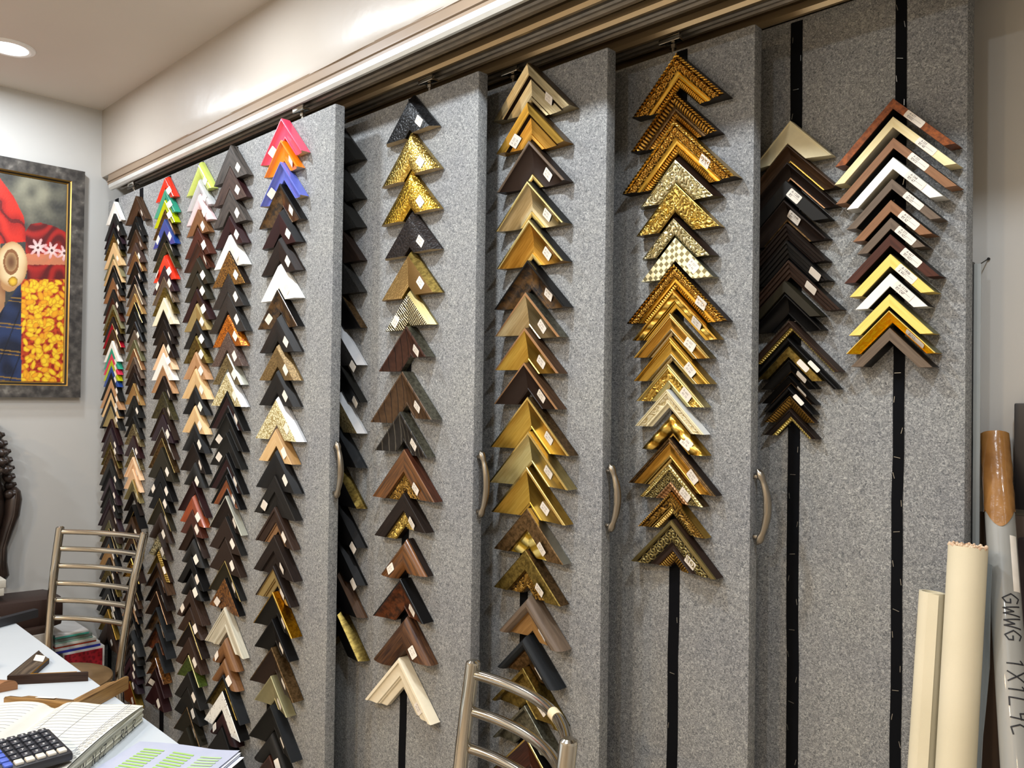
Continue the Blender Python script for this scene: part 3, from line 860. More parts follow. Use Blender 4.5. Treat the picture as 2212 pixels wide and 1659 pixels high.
COLS.append(dict(name='third column', board=0, W=.098, line=((356, 380), (350, 924)), line2=((350, 924), (338, 1216), (334, 1473)), h=.02, gap=.97, data='''
380|bright red lacquered|red|bevel|W=.085
406|teal lacquered|teal|bevel|W=.098
428|lime green|lime|bevel|
453|brown gold edged|bronze|slope|l=goldtrim
473|royal blue|royal|flat|st=L
499|charcoal grey|charcoal|slope|
524|olive and silver|olive|slope|l=relsilver;h=.024
548|orange red|red|bevel|st=L
574|dark plum|purple|flat|st=L
597|grey brown|taupe|slope|l=silvertrim
621|brown gold|oldgold|slope|
643|ivory cream|cream|flat|c=1
669|chocolate brown|espresso|scoop|
690|dark sepia|espresso|slope|W=.09
714|flame grained brown|espresso|flat|
739.5|peach wood|peach|bevel|
762|glossy cream white|white|flat|
790|light brown|ltwood|slope|
812|deep brown|espresso|scoop|W=.085
846|mottled umber|olive|slope|
881|yellow striped brown|darkbrown|step|i=goldtrim;W=.11
895|burgundy plum|purple|flat|
922|silver lined brown|cocoa|slope|l=silvertrim;W=.11
946|antique gold brown|bronze|slope|l=goldtrim;W=.115
966|olive black|darkolive|flat|W=.115
1011|glossy black|black|flat|W=.11;st=L
1043|ink black|black|flat|
1076|gilt edged black|darkolive|slope|l=goldtrim;W=.105
1107|bronze banded|darkbrown|round|l=bronze
1147|silver gilt patterned|relsilver|bevel|o=f:scroll;W=.092
1188|rope carved bronze|relsilver2|rev|o=f:rope;l=bronze;W=.1
1216|dark umber|walnut|cap|l=espresso;h=.03
1249|brown black glossy|espresso|cap|l=blacktrim;h=.03
1277|copper edged brown|darkbrown|slope|l=copper;h=.028
1312|gold brushed charcoal|burgold|cap|l=slate;s=slate;h=.032
1349|mahogany red|amber|cap|l=blacktrim;s=slate;h=.034;W=.1
1390|gold flecked brown|burgold|cap|l=slate;s=slate;h=.034;W=.085
1421|burl wood brown|burl|cap|l=burl;s=burl;h=.032;W=.075
1443|dark wine|maroon|scoop|h=.028;st=L;W=.085
1473|maroon brown|maroon|flat|h=.028;W=.085
'''))
COLS.append(dict(name='fourth column', board=0, W=.1, line=((429, 348), (418, 911)), line2=((418, 911), (411, 1234), (402, 1566)), h=.021, gap=.98, data='''
348|pale lime green|palelime|round|W=.105
385|silver white|silverwhite|round|W=.1
417|pale pink|palepink|round|W=.1
452|orange brown|toffee|flat|W=.085
486|reddish brown|redbrown|bevel|W=.105
519|mahogany|mahogany|scoop|
552|dark olive|darkolive|bevel|W=.1
585|olive black|darkolive|bevel|
619|dark maroon|maroon|bevel|W=.115
650|beige gold|beigegold|bevel|
688|glossy black|charcoal|bevel|W=.1
720|antique gold|oldgold|bevel|l=goldtrim
755|honey wood|ltwood|bevel|
790.5|light oak|pine|bevel|W=.11
831|jet black|black|bevel|
871|pale golden wood|pine|bevel|
911|polished black|black|bevel|
955|brown centred black|espresso|slope|s=black
998|rounded black|charcoal|round|W=.08
1039|dark mahogany|maroon|scoop|W=.11
1067.6|copper orange|copperorange|bevel|
1101|russet brown|redbrown|flat|W=.085
1132|dark bronze brown|darkbrown|slope|
1164|smoky charcoal|charcoal|pillow|W=.085;h=.026
1201|soft black|black|flat|h=.027
1234|ink black|black|pillow|h=.03;W=.085
1274|dark brown|cocoa|flat|h=.028;st=L
1305|coffee brown|cocoa|bevel|h=.026
1344|gold lined black brown|espresso|slope|l=goldtrim;h=.028
1377|reddish umber|cocoa|flat|h=.028
1415|moss green|green|slope|l=palegold;s=green;h=.03;W=.085;n=i:inner_slip
1451.5|charcoal black|charcoal|flat|h=.028
1485|pitch black|matblack|flat|h=.028
1527|olive brown|darkolive|slope|l=bronze;h=.028
1572|dark shadowed|darkolive|flat|h=.026
'''))
COLS.append(dict(name='fifth column', board=0, W=.107, line=((497.5, 313), (489, 798)), line2=((489, 798), (486, 1162), (478, 1571)), h=.022, gap=.98, data='''
313|dark grey wood|greywood|flat|W=.112
360|brown limed wood|brownwood|flat|W=.112;s=maroon
409|charcoal grained|greywood|flat|W=.112
458|maroon gold lined|maroon|bevel|l=copper;W=.107
501.5|ivory white|white|bevel|W=.11
541.7|hammered bronze|flakebronze|flat|W=.11;s=espresso
590.5|black textured|flakeblack|flat|W=.108
632|wide black flecked|flakeblack|flat|W=.125
673|orange gold hammered|flakeorange|bevel|W=.11;l=brightgold
717.5|maroon flecked|flakemaroon|flat|
757|bronze and silver|flakesilver|bevel|s=palesilver
798|white gold hammered|hamwhite|bevel|s=silverwhite;W=.115
845|maroon banded black|maroon|triple|l=blacktrim;i=blacktrim;s=black;W=.12
892.5|plain black|charcoal|scoop|s=black;st=L;W=.115
935|charcoal sloped|charcoal|slope|s=charcoal;st=L
979|maroon centred black|maroon|triple|l=blacktrim;i=blacktrim;s=black;W=.118
1025|brown centred black|ruststripe|triple|l=blacktrim;i=blacktrim;s=black;W=.1
1071|sage edged dark|espresso|slope|l=palesilver;s=palesilver;W=.11
1116|umber brown|darkbrown|flat|s=charcoal
1162|dark coffee|darkbrown|flat|
1211|olive black|darkolive|slope|l=goldtrim;s=charcoal
1249|brown and beige|burl|wide|st=L;l=copper;s=black;W=.1
1312|pale silver grey|greige|triple|W=.13;st=0
1379|caramel brown|toffee|pillow|st=L;h=.028;W=.085
1421|ochre brown|toffee|pillow|h=.03;W=.085
1458|olive and black|oldgold|cap|l=slate;s=slate;h=.032;W=.12
1493|white floral printed|floral|flat|s=black;h=.032;W=.12;st=0
1534|oxblood|maroon|pillow|st=L;h=.032;W=.09
1571|matt charcoal|charcoal|flat|h=.03;W=.105
'''))
COLS.append(dict(name='sixth column', board=0, W=.112, line=((607, 255), (598, 676)), line2=((598, 676), (592, 1095), (581, 1600)), h=.024, gap=.98, data='''
255|glossy raspberry pink|pink|scoop|L=562,358;st=L2;c=1;h=.028
302|glossy orange|orange|scoop|L=570,385;c=1;h=.026
349|periwinkle blue|periwinkle|scoop|L=562,448;st=L;c=1;h=.028
396|burnished black brown|burgold|slope|L=561,500;l=blacktrim;s=black
448|dark maroon|maroon|bevel|L=562,543;l=blacktrim;s=black
506|dark brown stitched|espresso|bevel|L=559,599;s=espresso
564|ivory white|white|bevel|L=558,655
624|gold smudged black|burgold|slope|L=558,716;s=black;st=L
676|charcoal wood|blackwood|bevel|L=557,768
738|bronze mottled|hambronze|bevel|L=556,825;l=goldtrim
793|glossy ebony|blackwood|bevel|L=554,876
850|white gold cobbled|hamwhite|bevel|L=546,948;s=silverwhite;W=.13
919.5|pale oak|pine|bevel|L=558,1002;s=oak
965|jet black|black|bevel|L=549,1056;s=black
1027|black brown grained|blackwood|wide|L=548,1105;st=L
1095|cocoa brown|cocoa|step|L=551,1168;i=copper
1156|dark walnut|espresso|wide|L=548,1232;h=.028
1222|beige centred brown|beigegold|step|L=554,1293;l=espresso;s=espresso;h=.028
1279|gold leaf sided black|matblack|slope|L=548,1349;l=gold;s=deepgold;h=.034
1337|polished black|black|slope|L=550,1399;s=black;h=.03
1398.6|bronze rimmed brown|darkbrown|slope|L=541,1476;l=bronze;s=bronze;h=.034
1460|sage khaki|khaki|slope|L=553,1523;s=khaki;h=.03
1524|slate ebony|matblack|slope|L=536,1590;s=slate;h=.034
1584|rounded charcoal|charcoal|pillow|h=.03;W=.1
1632|maroon wood|mahogany|slope|h=.03;W=.1
'''))
COLS.append(dict(name='half-hidden column behind left board', board=1, W=.118, line=((752 - 24, 262), (728, 1400)), h=.024, gap=.95, stickfrac=.72, hid=True, data='''
270|black glossy textured|flakeblack|bevel|s=charcoal
352|second black textured|flakeblack|bevel|s=charcoal
412|dark carved|flakeblack|bevel|s=charcoal
482|dark brown|espresso|flat|
548|shaded black|flakeblack|flat|
622|bronze edged black|black|slope|s=bronze
700|silver sided|flakeblack|bevel|s=silverwhite;stx=1
778|black grooved|black|slope|s=matblack;stx=1
843|white sided|flakesilver|bevel|s=silverwhite
915|navy black|black|bevel|s=slate
1000|olive sided|black|bevel|s=oldgold
1082|wide black|black|bevel|s=black;stx=1
1160|ink black|black|bevel|s=black;stx=1
1228|brown striped|black|bevel|s=walnut
1318|gold mottled|black|bevel|s=oldgold;h=.03
'''))
COLS.append(dict(name='second board', board=1, W=.11, line=((883, 201), (877, 704)), h=.024, gap=.985, Rb=True, scrib=True, data='''
883,201|black leather textured|lblack|bevel|L=828,319;R=955,278;c=1
883,282.5|pale gold hammered|lgold|pillow|L=821,409;R=961,376;c=1
883,367|rich gold hammered|lgold2|pillow|L=820,492;R=961,462;c=1
883,451|brown leather textured|lbrown|bevel|L=824,565;R=961,548;c=1
881,536|ribbed bronze fabric|weave|bevel|L=817,653;R=963,641;s=oldgold
880,620|zebra silver|zebra|bevel|L=824,717;R=950,714;s=palegold;i=silver;o=i:bead;st=L
877,704|reddish leaf veined|leafbrown|slope|L=814,797;R=943,808;s=pewter;h=.034;stx=1
868,802|bronze leaf veined|leafbronze|slope|L=798,910;R=957,924;s=pewter;h=.036;stx=1
863,889|black leaf veined|leafblack|slope|L=810,974;R=943,982;s=pewter;h=.03
872,970|orange brown wood|flame|wide|L=806,1076;R=958,1106;i=relbrown;o=i:leafy;s=mahogany;h=.028;W=.13
871,1065|dark brown gold veined|espresso|wide|L=807,1154;R=939,1178;i=relsilver2;o=i:leafy;s=espresso;h=.028
870,1165|rounded amber|flame|pillow|L=817,1245;R=938,1276;i=relbrown;o=i:bead;h=.034;st=L;s=espresso
864,1251|amber centred black|amber|slope|L=803,1326;R=938,1369;l=blacktrim;s=black;h=.034
869,1334|rounded bronze banded|barrel|pillow|L=798,1423;R=948,1484;i=relbrown;o=i:bead;h=.036
860,1421|cream white|cream|step|L=788,1512;R=952,1578;h=.03;w=.055;st=.7
'''))
COLS.append(dict(name='third board', board=2, W=.12, line=((1140, 134), (1130, 1590)), h=.034, gap=.985, scrib=True, data='''
1139,134|champagne silver|champagne|duo|L=1071,270;R=1234,222;s=bronze;l=champagne;g=darkbrown
1139,219|amber and gold|ambergold|duo|L=1074,336;R=1224.5,295.5;l=gold;s=bronze;g=darkbrown;st=L
1141.6,303|dark chocolate scooped|darkbrown|cove|L=1072,416;R=1215.5,393.4;s=espresso;i=goldtrim;l=taupe
1138.6,390|soft champagne|champagne|cove|L=1074,506.5;R=1220,475;s=charcoal;i=goldtrim;l=palegold
1141.6,473|amber gold|ambergold|cove|L=1072,582;R=1214,566;s=charcoal;i=goldtrim;l=palegold
1138.6,561.5|smoky black|burgold|cove|L=1065,667;R=1221.5,658;l=blacktrim;s=black
1134,631|pale champagne wood|champagne|slope|L=1071,730;R=1211,724;l=copper;s=pewter
1132.6,707.7|copper rimmed gold|gold|slope|L=1068.7,801;R=1208,803.5;l=copper;s=walnut
1131,783|copper rimmed brown|darkbrown|slope|L=1067,874;R=1208,880;l=copper;s=walnut
1138.6,857|aged gold|gold|slope|L=1057,964;R=1232,982;l=goldtrim;s=bronze
1140,932|pale gold|palegold|slope|L=1053.6,1039;R=1226,1060;l=goldtrim;s=palegold
1137,1009|warm gold|gold|slope|L=1062.4,1109;R=1220,1136;l=goldtrim;s=gold;h=.03
1137.7,1098|bronze and silver striped|bronze|wide|L=1068,1188;R=1216.6,1220;l=goldtrim;i=relpale;o=i:twist;s=silver;h=.03
1134,1188|dark gold|oldgold|wide|L=1071.6,1277.6;R=1218.5,1301.5;i=relbrown;o=i:leafy;s=bronze;h=.032
1136,1289|taupe edged orange|oak|outer|L=1068,1355;R=1206,1413.5;l=taupe;s=taupe;h=.042
1128.5,1375|charcoal rounded|bronze|outer|L=1068,1439;R=1206,1487;l=slate;s=slate;h=.042
1128.5,1443|olive gold|oldgold|cap|L=1060.6,1509;R=1213,1573;s=oldgold;h=.042
1132,1524|sage silver|pewter|cap|L=1055,1575;s=pewter;h=.036;W=.13
1136,1592|gold lined maroon|mahogany|slope|l=goldtrim;s=black;h=.034;W=.12
'''))
COLS.append(dict(name='fourth board', board=3, W=.12, line=((1458, 114), (1446, 1122)), h=.028, gap=.93, scrib=True, data='''
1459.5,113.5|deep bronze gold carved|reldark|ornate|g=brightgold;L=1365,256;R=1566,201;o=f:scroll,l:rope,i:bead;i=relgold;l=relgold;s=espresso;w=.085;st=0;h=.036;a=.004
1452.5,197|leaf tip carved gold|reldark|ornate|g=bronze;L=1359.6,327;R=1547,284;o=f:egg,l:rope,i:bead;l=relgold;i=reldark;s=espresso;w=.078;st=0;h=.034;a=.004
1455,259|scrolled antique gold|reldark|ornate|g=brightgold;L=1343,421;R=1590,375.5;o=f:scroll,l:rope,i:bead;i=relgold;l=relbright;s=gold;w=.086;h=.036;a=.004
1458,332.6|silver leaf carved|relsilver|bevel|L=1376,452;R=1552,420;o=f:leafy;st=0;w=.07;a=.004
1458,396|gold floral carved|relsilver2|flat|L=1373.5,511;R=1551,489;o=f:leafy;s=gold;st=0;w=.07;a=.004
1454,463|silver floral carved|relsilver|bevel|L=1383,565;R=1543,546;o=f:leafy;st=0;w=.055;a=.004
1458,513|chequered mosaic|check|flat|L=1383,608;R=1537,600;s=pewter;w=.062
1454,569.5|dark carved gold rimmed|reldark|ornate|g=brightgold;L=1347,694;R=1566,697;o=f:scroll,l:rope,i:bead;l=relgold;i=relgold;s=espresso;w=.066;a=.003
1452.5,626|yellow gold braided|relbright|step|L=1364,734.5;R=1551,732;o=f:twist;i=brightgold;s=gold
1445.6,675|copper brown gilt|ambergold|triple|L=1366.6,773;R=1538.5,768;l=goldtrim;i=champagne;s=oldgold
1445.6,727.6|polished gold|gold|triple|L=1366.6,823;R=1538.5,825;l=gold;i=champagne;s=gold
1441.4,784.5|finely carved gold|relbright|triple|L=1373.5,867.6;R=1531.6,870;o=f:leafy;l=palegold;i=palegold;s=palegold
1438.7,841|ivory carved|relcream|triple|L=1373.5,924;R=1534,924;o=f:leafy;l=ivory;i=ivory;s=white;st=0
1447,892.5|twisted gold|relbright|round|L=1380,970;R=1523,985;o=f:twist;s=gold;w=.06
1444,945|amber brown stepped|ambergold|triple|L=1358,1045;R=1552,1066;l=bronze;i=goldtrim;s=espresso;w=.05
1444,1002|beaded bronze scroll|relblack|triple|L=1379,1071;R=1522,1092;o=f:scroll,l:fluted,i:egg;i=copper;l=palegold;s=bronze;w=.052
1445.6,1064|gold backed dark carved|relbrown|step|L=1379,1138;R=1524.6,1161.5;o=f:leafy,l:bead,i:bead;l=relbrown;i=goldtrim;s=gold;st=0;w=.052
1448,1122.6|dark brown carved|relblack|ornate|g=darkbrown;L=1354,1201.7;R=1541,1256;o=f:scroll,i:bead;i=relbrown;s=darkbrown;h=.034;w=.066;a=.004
'''))
COLS.append(dict(name='rearmost board, left column', board=4, W=.11, line=((1701, 257), (1705, 881)), h=.034, gap=.95, data='''
1701,257|beige wedge|ivory|rev|R=1794,329;w=.045;st=0
1700,312|gold lined brown|walnut|scoop|R=1806,401;i=gold;w=.046;st=0
1700,350|black brown|espresso|scoop|R=1808,440;w=.036;i=copper;st=0
1697,389.5|glossy coal black|charcoal|flat|R=1790,472;w=.04;tx=A-150N,RS;st=.3;s=black
1693,431|bronze lined black|espresso|scoop|R=1788,511;w=.04;tx=A-18AN,RS;st=.3;s=black;i=bronze
1697,482|brown ribbed|espresso|ribs|R=1790,556;w=.034;st=0
1698,519|black ribbed|blackwood|ribs|R=1795,599;w=.038;st=.75;s=black
1702,561|wide brown ribbed|cocoa|ribs|R=1812,671;w=.045;st=.5;s=black
1694.7,606.6|gold lipped dark|darkolive|flat|R=1776,678.7;w=.02;l=goldtrim;st=0
1696,634|black satin|black|scoop|R=1776,711.6;w=.03;st=0;s=black
1703.5,692.7|white beaded brown|cocoa|step|R=1813,803;L=1622,790;w=.026;i=relpale;o=i:bead;st=0
1701,726|slim black rod|black|round|R=1813,842;L=1622,815;w=.012;h=.02;st=.55
1703.5,748|slim olive gold|oldgold|flat|R=1775,825;L=1640,823;w=.016;h=.02;st=.5
1704,777|black gold centred|black|slope|R=1762,844.5;L=1641.5,840;w=.018;h=.024;i=bronze;st=.5
1703.5,811|copper edged black|black|slope|R=1766,872;L=1643,869;w=.015;h=.024;i=copper;st=.5
1702,832|slim glossy black|black|round|R=1765,893;L=1645,890;w=.014;h=.022;st=.45
1705,855|slim carved brown|relbrown|slope|R=1760,914;L=1650,912;w=.018;o=f:bead;h=.022;st=0
1705,883|dark beaded|espresso|step|R=1767,949;L=1648,938;w=.018;i=relpale;o=i:bead;h=.022;st=0
'''))
COLS.append(dict(name='rightmost column', board=4, W=.11, line=((1929, 212), (1921, 708)), h=.042, gap=1, txt=True, flatnotch=True, data='''
1929,212|copper brown|copperbrown|flat|L=1806,362;R=2066,308;n=236;tx=A-477,RS432-;st=.4
1929,251.5|long cream wood|creamwood|flat|L=1807.5,404;R=2072,347;n=276;tx=A 225,RS-40;st=.58;s=greige
1930,297|tan brown|tan|flat|L=1808.6,444.5;R=2074,394;n=321;tx=A-225,RS412-;st=.45
1929,339|brushed white|white|flat|L=1828,453;R=2036,424.6;n=366;tx=A-548,RS-47;st=.52;s=greige
1926.6,386|pale brown|taupe|flat|L=1823.5,492;R=2028.5,476;n=409;tx=A-428,RS-42T;st=.5
1924,431.4|light tan|tan|flat|L=1839.5,520.7;R=2010,508.6;n=458;tx=A-517,RS 42;st=.52
1924,469.7|grey brown|taupe|flat|L=1850,549;R=2000,531.5;n=495;tx=A-515,RS-42/-;st=.52
1923,505.4|russet brown|redbrown|flat|L=1823.4,613;R=2029.6,595.5;n=531.5;tx=A-427,RS-42/-;st=.5
1922.8,548|pale yellow|yellow|flat|L=1834,641;R=2017.6,631;n=576;tx=A-180N,6 44/-;st=.45;s=moss
1922.8,590|plain white|white|flat|L=1845.8,667.8;R=2002.4,663;n=619;tx=A-111M,RS-C4F;st=.45
1921,635|creamy yellow|yellow|flat|L=1836.4,728;R=2019.8,716;n=661.7;st=0;s=moss
1920,670.4|bright yellow flecked|brightyellow|slope|L=1831,768;R=2025,757.6;n=696;tx=A-516,RS-42/-;st=.6;s=moss;l=yellow
1921.5,708|warm brown|taupe|flat|L=1840.3,795.6;R=2016.5,790.8;n=736;st=0
'''))

GROUPS = {0: 'frame corner samples', }
def parse_opts(s):
    o = {}
    for t in s.split(';'):
        if '=' in t:
            k, v = t.split('=', 1); o[k] = v
    return o
ALL_LABELS = {}
def build_column(ci, c):
    rnd = random.Random(ci + 10)
    yp = YP[c['board']]
    rows = []
    for ln in c['data'].strip().split('\n'):
        q = ln.split('|'); q += [''] * (5 - len(q))
        pos = q[0].split(',')
        y = float(pos[-1])
        if len(pos) == 2: x = float(pos[0])
        else:
            segs = [c['line']]
            pl = list(c['line']) + (list(c['line2'])[1:] if 'line2' in c else [])
            x = None
            for (xa, ya), (xb, yb) in zip(pl, pl[1:]):
                if y <= yb or (xb, yb) == pl[-1]:
                    x = xa + (xb - xa) * (y - ya) / (yb - ya); break
        rows.append((x, y, q[1], q[2], q[3], parse_opts(q[4])))
    geo = []
    for x, y, d, f, pf, o in rows:
        h = float(o.get('h', c['h']))
        yf = yp - h - .0024
        A = onY(x, y, yf)
        W = float(o.get('W', c['W']))
        WL = WR = W
        if 'L' in o:
            L = onY(*map(float, o['L'].split(',')), yf); WL = ((A.x - L.x) + (A.z - L.z)) / 2; WR = WL
        if 'R' in o:
            R = onY(*map(float, o['R'].split(',')), yp if c.get('Rb') else yf)
            if c.get('Rb'): WR = (R.x - A.x)
            else: WR = ((R.x - A.x) + (A.z - R.z)) / 2
            if 'L' not in o: WL = WR
        geo.append((A, h, WL, WR))
    for k, (x, y, d, f, pf, o) in enumerate(rows):
        A, h, WL, WR = geo[k]
        if 'w' in o: w = float(o['w'])
        elif 'n' in o and c.get('flatnotch'):
            w = (A.z - onY(x, float(o['n']), yp - h).z) / math.sqrt(2)
        else:
            nz = geo[k + 1][0].z if k + 1 < len(geo) else A.z - .075
            w = (A.z - nz) / math.sqrt(2) * c['gap']
        if k + 1 < len(geo):
            B = geo[k + 1][0]; w = min(w, (A.z - B.z - abs(B.x - A.x) - .0018) / math.sqrt(2))
        w = max(.006, min(w, min(WL, WR) * .93 / math.sqrt(2)))
        prev = rows[k - 1][2] if k else None
        nxt = rows[k + 1][2] if k + 1 < len(rows) else None
        if prev is None: lab = '%s frame corner, topmost in the %s' % (d, c['name'])
        else: lab = '%s corner below the %s one, %s' % (d, prev, c['name'])
        if len(lab.split()) > 16: lab = '%s corner below %s one, %s' % (d, prev, c['name'])
        if lab in ALL_LABELS: print('DUP LABEL', lab)
        if len(lab.split()) > 16: print('LONG LABEL', lab)
        ALL_LABELS[lab] = 1
        orn = None
        if 'o' in o: orn = dict(t.split(':') for t in o['o'].split(','))
        names = {'l': 'outer_lip', 'i': 'inner_slip'}
        if orn and orn.get('i') in ('bead', 'egg'): names['i'] = 'beaded_edge'
        if orn and orn.get('l') in ('rope', 'bead', 'fluted'): names['l'] = 'carved_edge'
        rot = rnd.uniform(-.003, .003)
        root = sample(d, A.x, yp - .0024, A.z, pf, w, h, WL, WR, f, 'frame corner samples, ' + c['name'], lab, l=o.get('l'), i=o.get('i'), s=o.get('s') or ('black' if c.get('flatnotch') else None),
                      orn=orn, cutm=RAW if o.get('c') else None, amp=float(o.get('a', .0022)), names=names, rot=rot, g=o.get('g'))
        st = o.get('st', '')
        if st == '0': continue
        if c.get('hid') and not o.get('stx'): continue
        side, frac = 1, .60
        if st.startswith('L'): side = -1; frac = .62
        elif st: frac = float(st)
        if c.get('hid'): frac = .85
        lx = .030; ly = .021
        txt = None
        if o.get('tx'):
            txt = o['tx'].split(','); lx, ly = .034, .018
        if ci < 2: lx, ly = .026, .014
        if c.get('flatnotch'): lx, ly = .044, w * 1.05
        tilt = rnd.uniform(-.14, .14)
        W = WR if side > 0 else WL
        lxx = min(lx, W * .45)
        if c.get('flatnotch') or (txt and ci == 10):
            # label folded over the narrow moulding
            sticker(root, pf, w, h, W, side, frac, lx, min(.018, w * .92) if not c.get('flatnotch') else w, rnd, txt, 0)
        else:
            wide = w > .03
            sticker(root, pf, w, h, W, side, frac, lxx, min(ly, w * .74), rnd, None, tilt if wide else 0, scrib=c.get('scrib', False), pos=.42)
        if st == 'L' and ci in (2,) :
            sticker(root, pf, w, h, WR, 1, .6, lxx, min(ly, w * .8), rnd, None, 0, pos=.45)
for ci, c in enumerate(COLS): build_column(ci, c)
# ------------------------------------------------------------------ table and the things on it
TT = 1.45 - .70      # table top height
LAM = simple('white_laminate', '#c9cfd3', .42, nscale=2, c2='#c2c8cc')
EDGE = simple('grey_table_edge', '#8f9498', .5)
t = thing('office_table', 'white laminate office table at the bottom left carrying ledger and samples', 'table', (-1.8, .3, 0))
bm = bmesh.new(); box(bm, -2.731, -1.30, -.25, .690, TT - .025, TT, bevel=.0015); obj('table_top', bm, LAM, t, world=True)
for x in (-2.66, -1.36):
    for y in (-.18, .62):
        bm = bmesh.new(); box(bm, x - .025, x + .025, y - .025, y + .025, 0, TT - .0252); obj('leg', bm, EDGE, t, world=True)

def flat_M(ax, ay, th, z):
    ex = Vector((math.cos(th), math.sin(th), 0)); ey = Vector((0, 0, -1)); ez = ex.cross(ey)
    M = Matrix((ex, ey, ez)).transposed().to_4x4(); M.translation = (ax, ay, z); return M
G = 'frame corner samples on the table'
rr_ = random.Random(5)
o = sample('', 0, 0, 0, 'slope', .040, .022, .125, .134, 'bark', G, 'dark grey-brown weathered frame corner lying open side up in the middle of the white table', l='cocoa', s='cocoa', i='ambergold', M=flat_M(-2.177, .534, math.radians(190.4), TT + .0005))
sticker(o, 'slope', .040, .022, .134, 1, .74, .04, .022, rr_, None, .2)
o = sample('', 0, 0, 0, 'step', .055, .030, .122, .125, 'barkoak', G, 'large oak and gold frame corner with rough grain, lying against the ledger on the table', s='oak', l='barkoak', M=flat_M(-1.862, .587, math.radians(-100.6), TT + .0005))
sticker(o, 'step', .055, .030, .122, 1, .55, .04, .022, rr_, None, .3)
o = sample('', 0, 0, 0, 'round', .032, .024, .13, .12, 'ltoak' if 'ltoak' in FIN else 'tan', G, 'plain light brown rounded frame corner on the table, cut off by the left picture edge', M=flat_M(-2.262, .438, math.radians(84), TT + .0005))
o = sample('', 0, 0, 0, 'slope', .034, .022, .105, .105, 'brownwood', G, 'small brown frame corner with a big white sticker at the left picture edge', l='tan', M=flat_M(-2.44, .455, math.radians(84), TT + .0005))
sticker(o, 'slope', .034, .022, .105, -1, .72, .05, .028, rr_, None, 0)
sticker(o, 'slope', .034, .022, .105, 1, .72, .05, .028, rr_, None, 0)
# black length of moulding at the far corner of the table
bm = bmesh.new()
M = Matrix.Translation((-2.715, .60, TT + .0005)) @ Matrix.Rotation(math.radians(112), 4, 'Z')
prof = [(-.02, 0), (-.02, .024), (-.012, .028), (.0, .022), (.014, .016), (.02, .016), (.02, 0)]
a = [bm.verts.new(M @ Vector((-.16, y, z))) for y, z in prof]; b = [bm.verts.new(M @ Vector((.16 - (y + .02), y, z))) for y, z in prof]
for i in range(len(prof)): bm.faces.new((a[i], a[(i + 1) % len(prof)], b[(i + 1) % len(prof)], b[i]))
bm.faces.new(a[::-1]); bm.faces.new(b)
o = obj('moulding_offcut', bm, simple('black_satin_moulding', '#26272b', .35)); tag(o, 'black satin length of frame moulding at the far left corner of the white table', 'frame moulding')
bm = bmesh.new(); rounded_card(bm, .05, .02, .0006, .002, M @ Matrix.Translation((.03, .006, .0213)) @ Matrix.Rotation(math.radians(-22), 4, 'X')); obj('price_sticker', bm, PAPER, o, smooth=0)

# open ledger
A = Vector((-1.748, .680, TT)); u1 = Vector((.70, -.714, 0)).normalized(); u2 = Vector((-.72, -.694, 0)).normalized()
L1, L2, HT = .40, .34, .033
t = thing('ledger', 'thick open ledger with ruled cream pages and inked letters on its page edge', 'ledger', A)
def ledz(i, j):   # i along L1, j along L2
    s, q = i, j
    fold = abs(q - .55)
    return HT - .012 * math.exp(-(fold / .05) ** 2) + .004 * math.sin(6 * s + 3 * q) * (1 - math.exp(-q * 8)) + .006 * math.exp(-(q / .05) ** 2) * math.sin(PI * min(1, s * 1.2)) + .0015 * math.sin(19 * q + 4 * s)
PG = simple('ruled_page', '#d3d2c9', .7, nscale=10, c2='#c9c8be')
bm = bmesh.new(); n1, n2 = 40, 40
g = [[bm.verts.new(u1 * (L1 * i / n1) + u2 * (L2 * j / n2) + Vector((0, 0, ledz(i / n1, j / n2)))) for j in range(n2 + 1)] for i in range(n1 + 1)]
for i in range(n1):
    for j in range(n2): bm.faces.new((g[i][j], g[i][j + 1], g[i + 1][j + 1], g[i + 1][j]))
obj('page', bm, PG, t)
# page block below with wavy leaves
PE = NT('page_edges'); tc = PE.n('ShaderNodeTexCoord'); mp = PE.n('ShaderNodeMapping'); PE.l(tc.outputs['Object'], mp.inputs[0]); mp.inputs['Scale'].default_value = (6, 6, 420)
nz = PE.n('ShaderNodeTexNoise'); PE.l(mp.outputs[0], nz.inputs[0]); nz.inputs['Scale'].default_value = 1; nz.inputs['Detail'].default_value = 4
r = ramp(PE, nz.outputs[0], [(.35, lin('#8c8a74')), (.5, lin('#cfccb8')), (.7, lin('#e6e3d4'))]); PE.l(r.outputs[0], PE.b.inputs[0])
bp = PE.n('ShaderNodeBump'); bp.inputs['Strength'].default_value = .7; bp.inputs['Distance'].default_value = .002; PE.l(nz.outputs[0], bp.inputs['Height']); PE.l(bp.outputs[0], PE.b.inputs['Normal'])
bm = bmesh.new()
K = 9
for side in range(2):
    rows_ = []
    N = n1 if side == 0 else n2
    for k in range(K + 1):
        f = k / K; row = []
        for i in range(N + 1):
            s = i / N
            off = .0035 * math.sin(k * 2.1 + s * 3) * (1 - abs(2 * f - 1)) + .002 * (k % 2)
            if side == 0: base = u1 * (L1 * s) - u2 * off; zt = ledz(s, 0)
            else: base = u2 * (L2 * s) - u1 * off; zt = ledz(0, s)
            row.append(bm.verts.new(base + Vector((0, 0, .0006 + (zt - .0008) * f))))
        rows_.append(row)
    for k in range(K):
        for i in range(N): bm.faces.new((rows_[k][i], rows_[k][i + 1], rows_[k + 1][i + 1], rows_[k + 1][i]))
obj('page_block', bm, PE.m, t, smooth=50)
bm = bmesh.new()
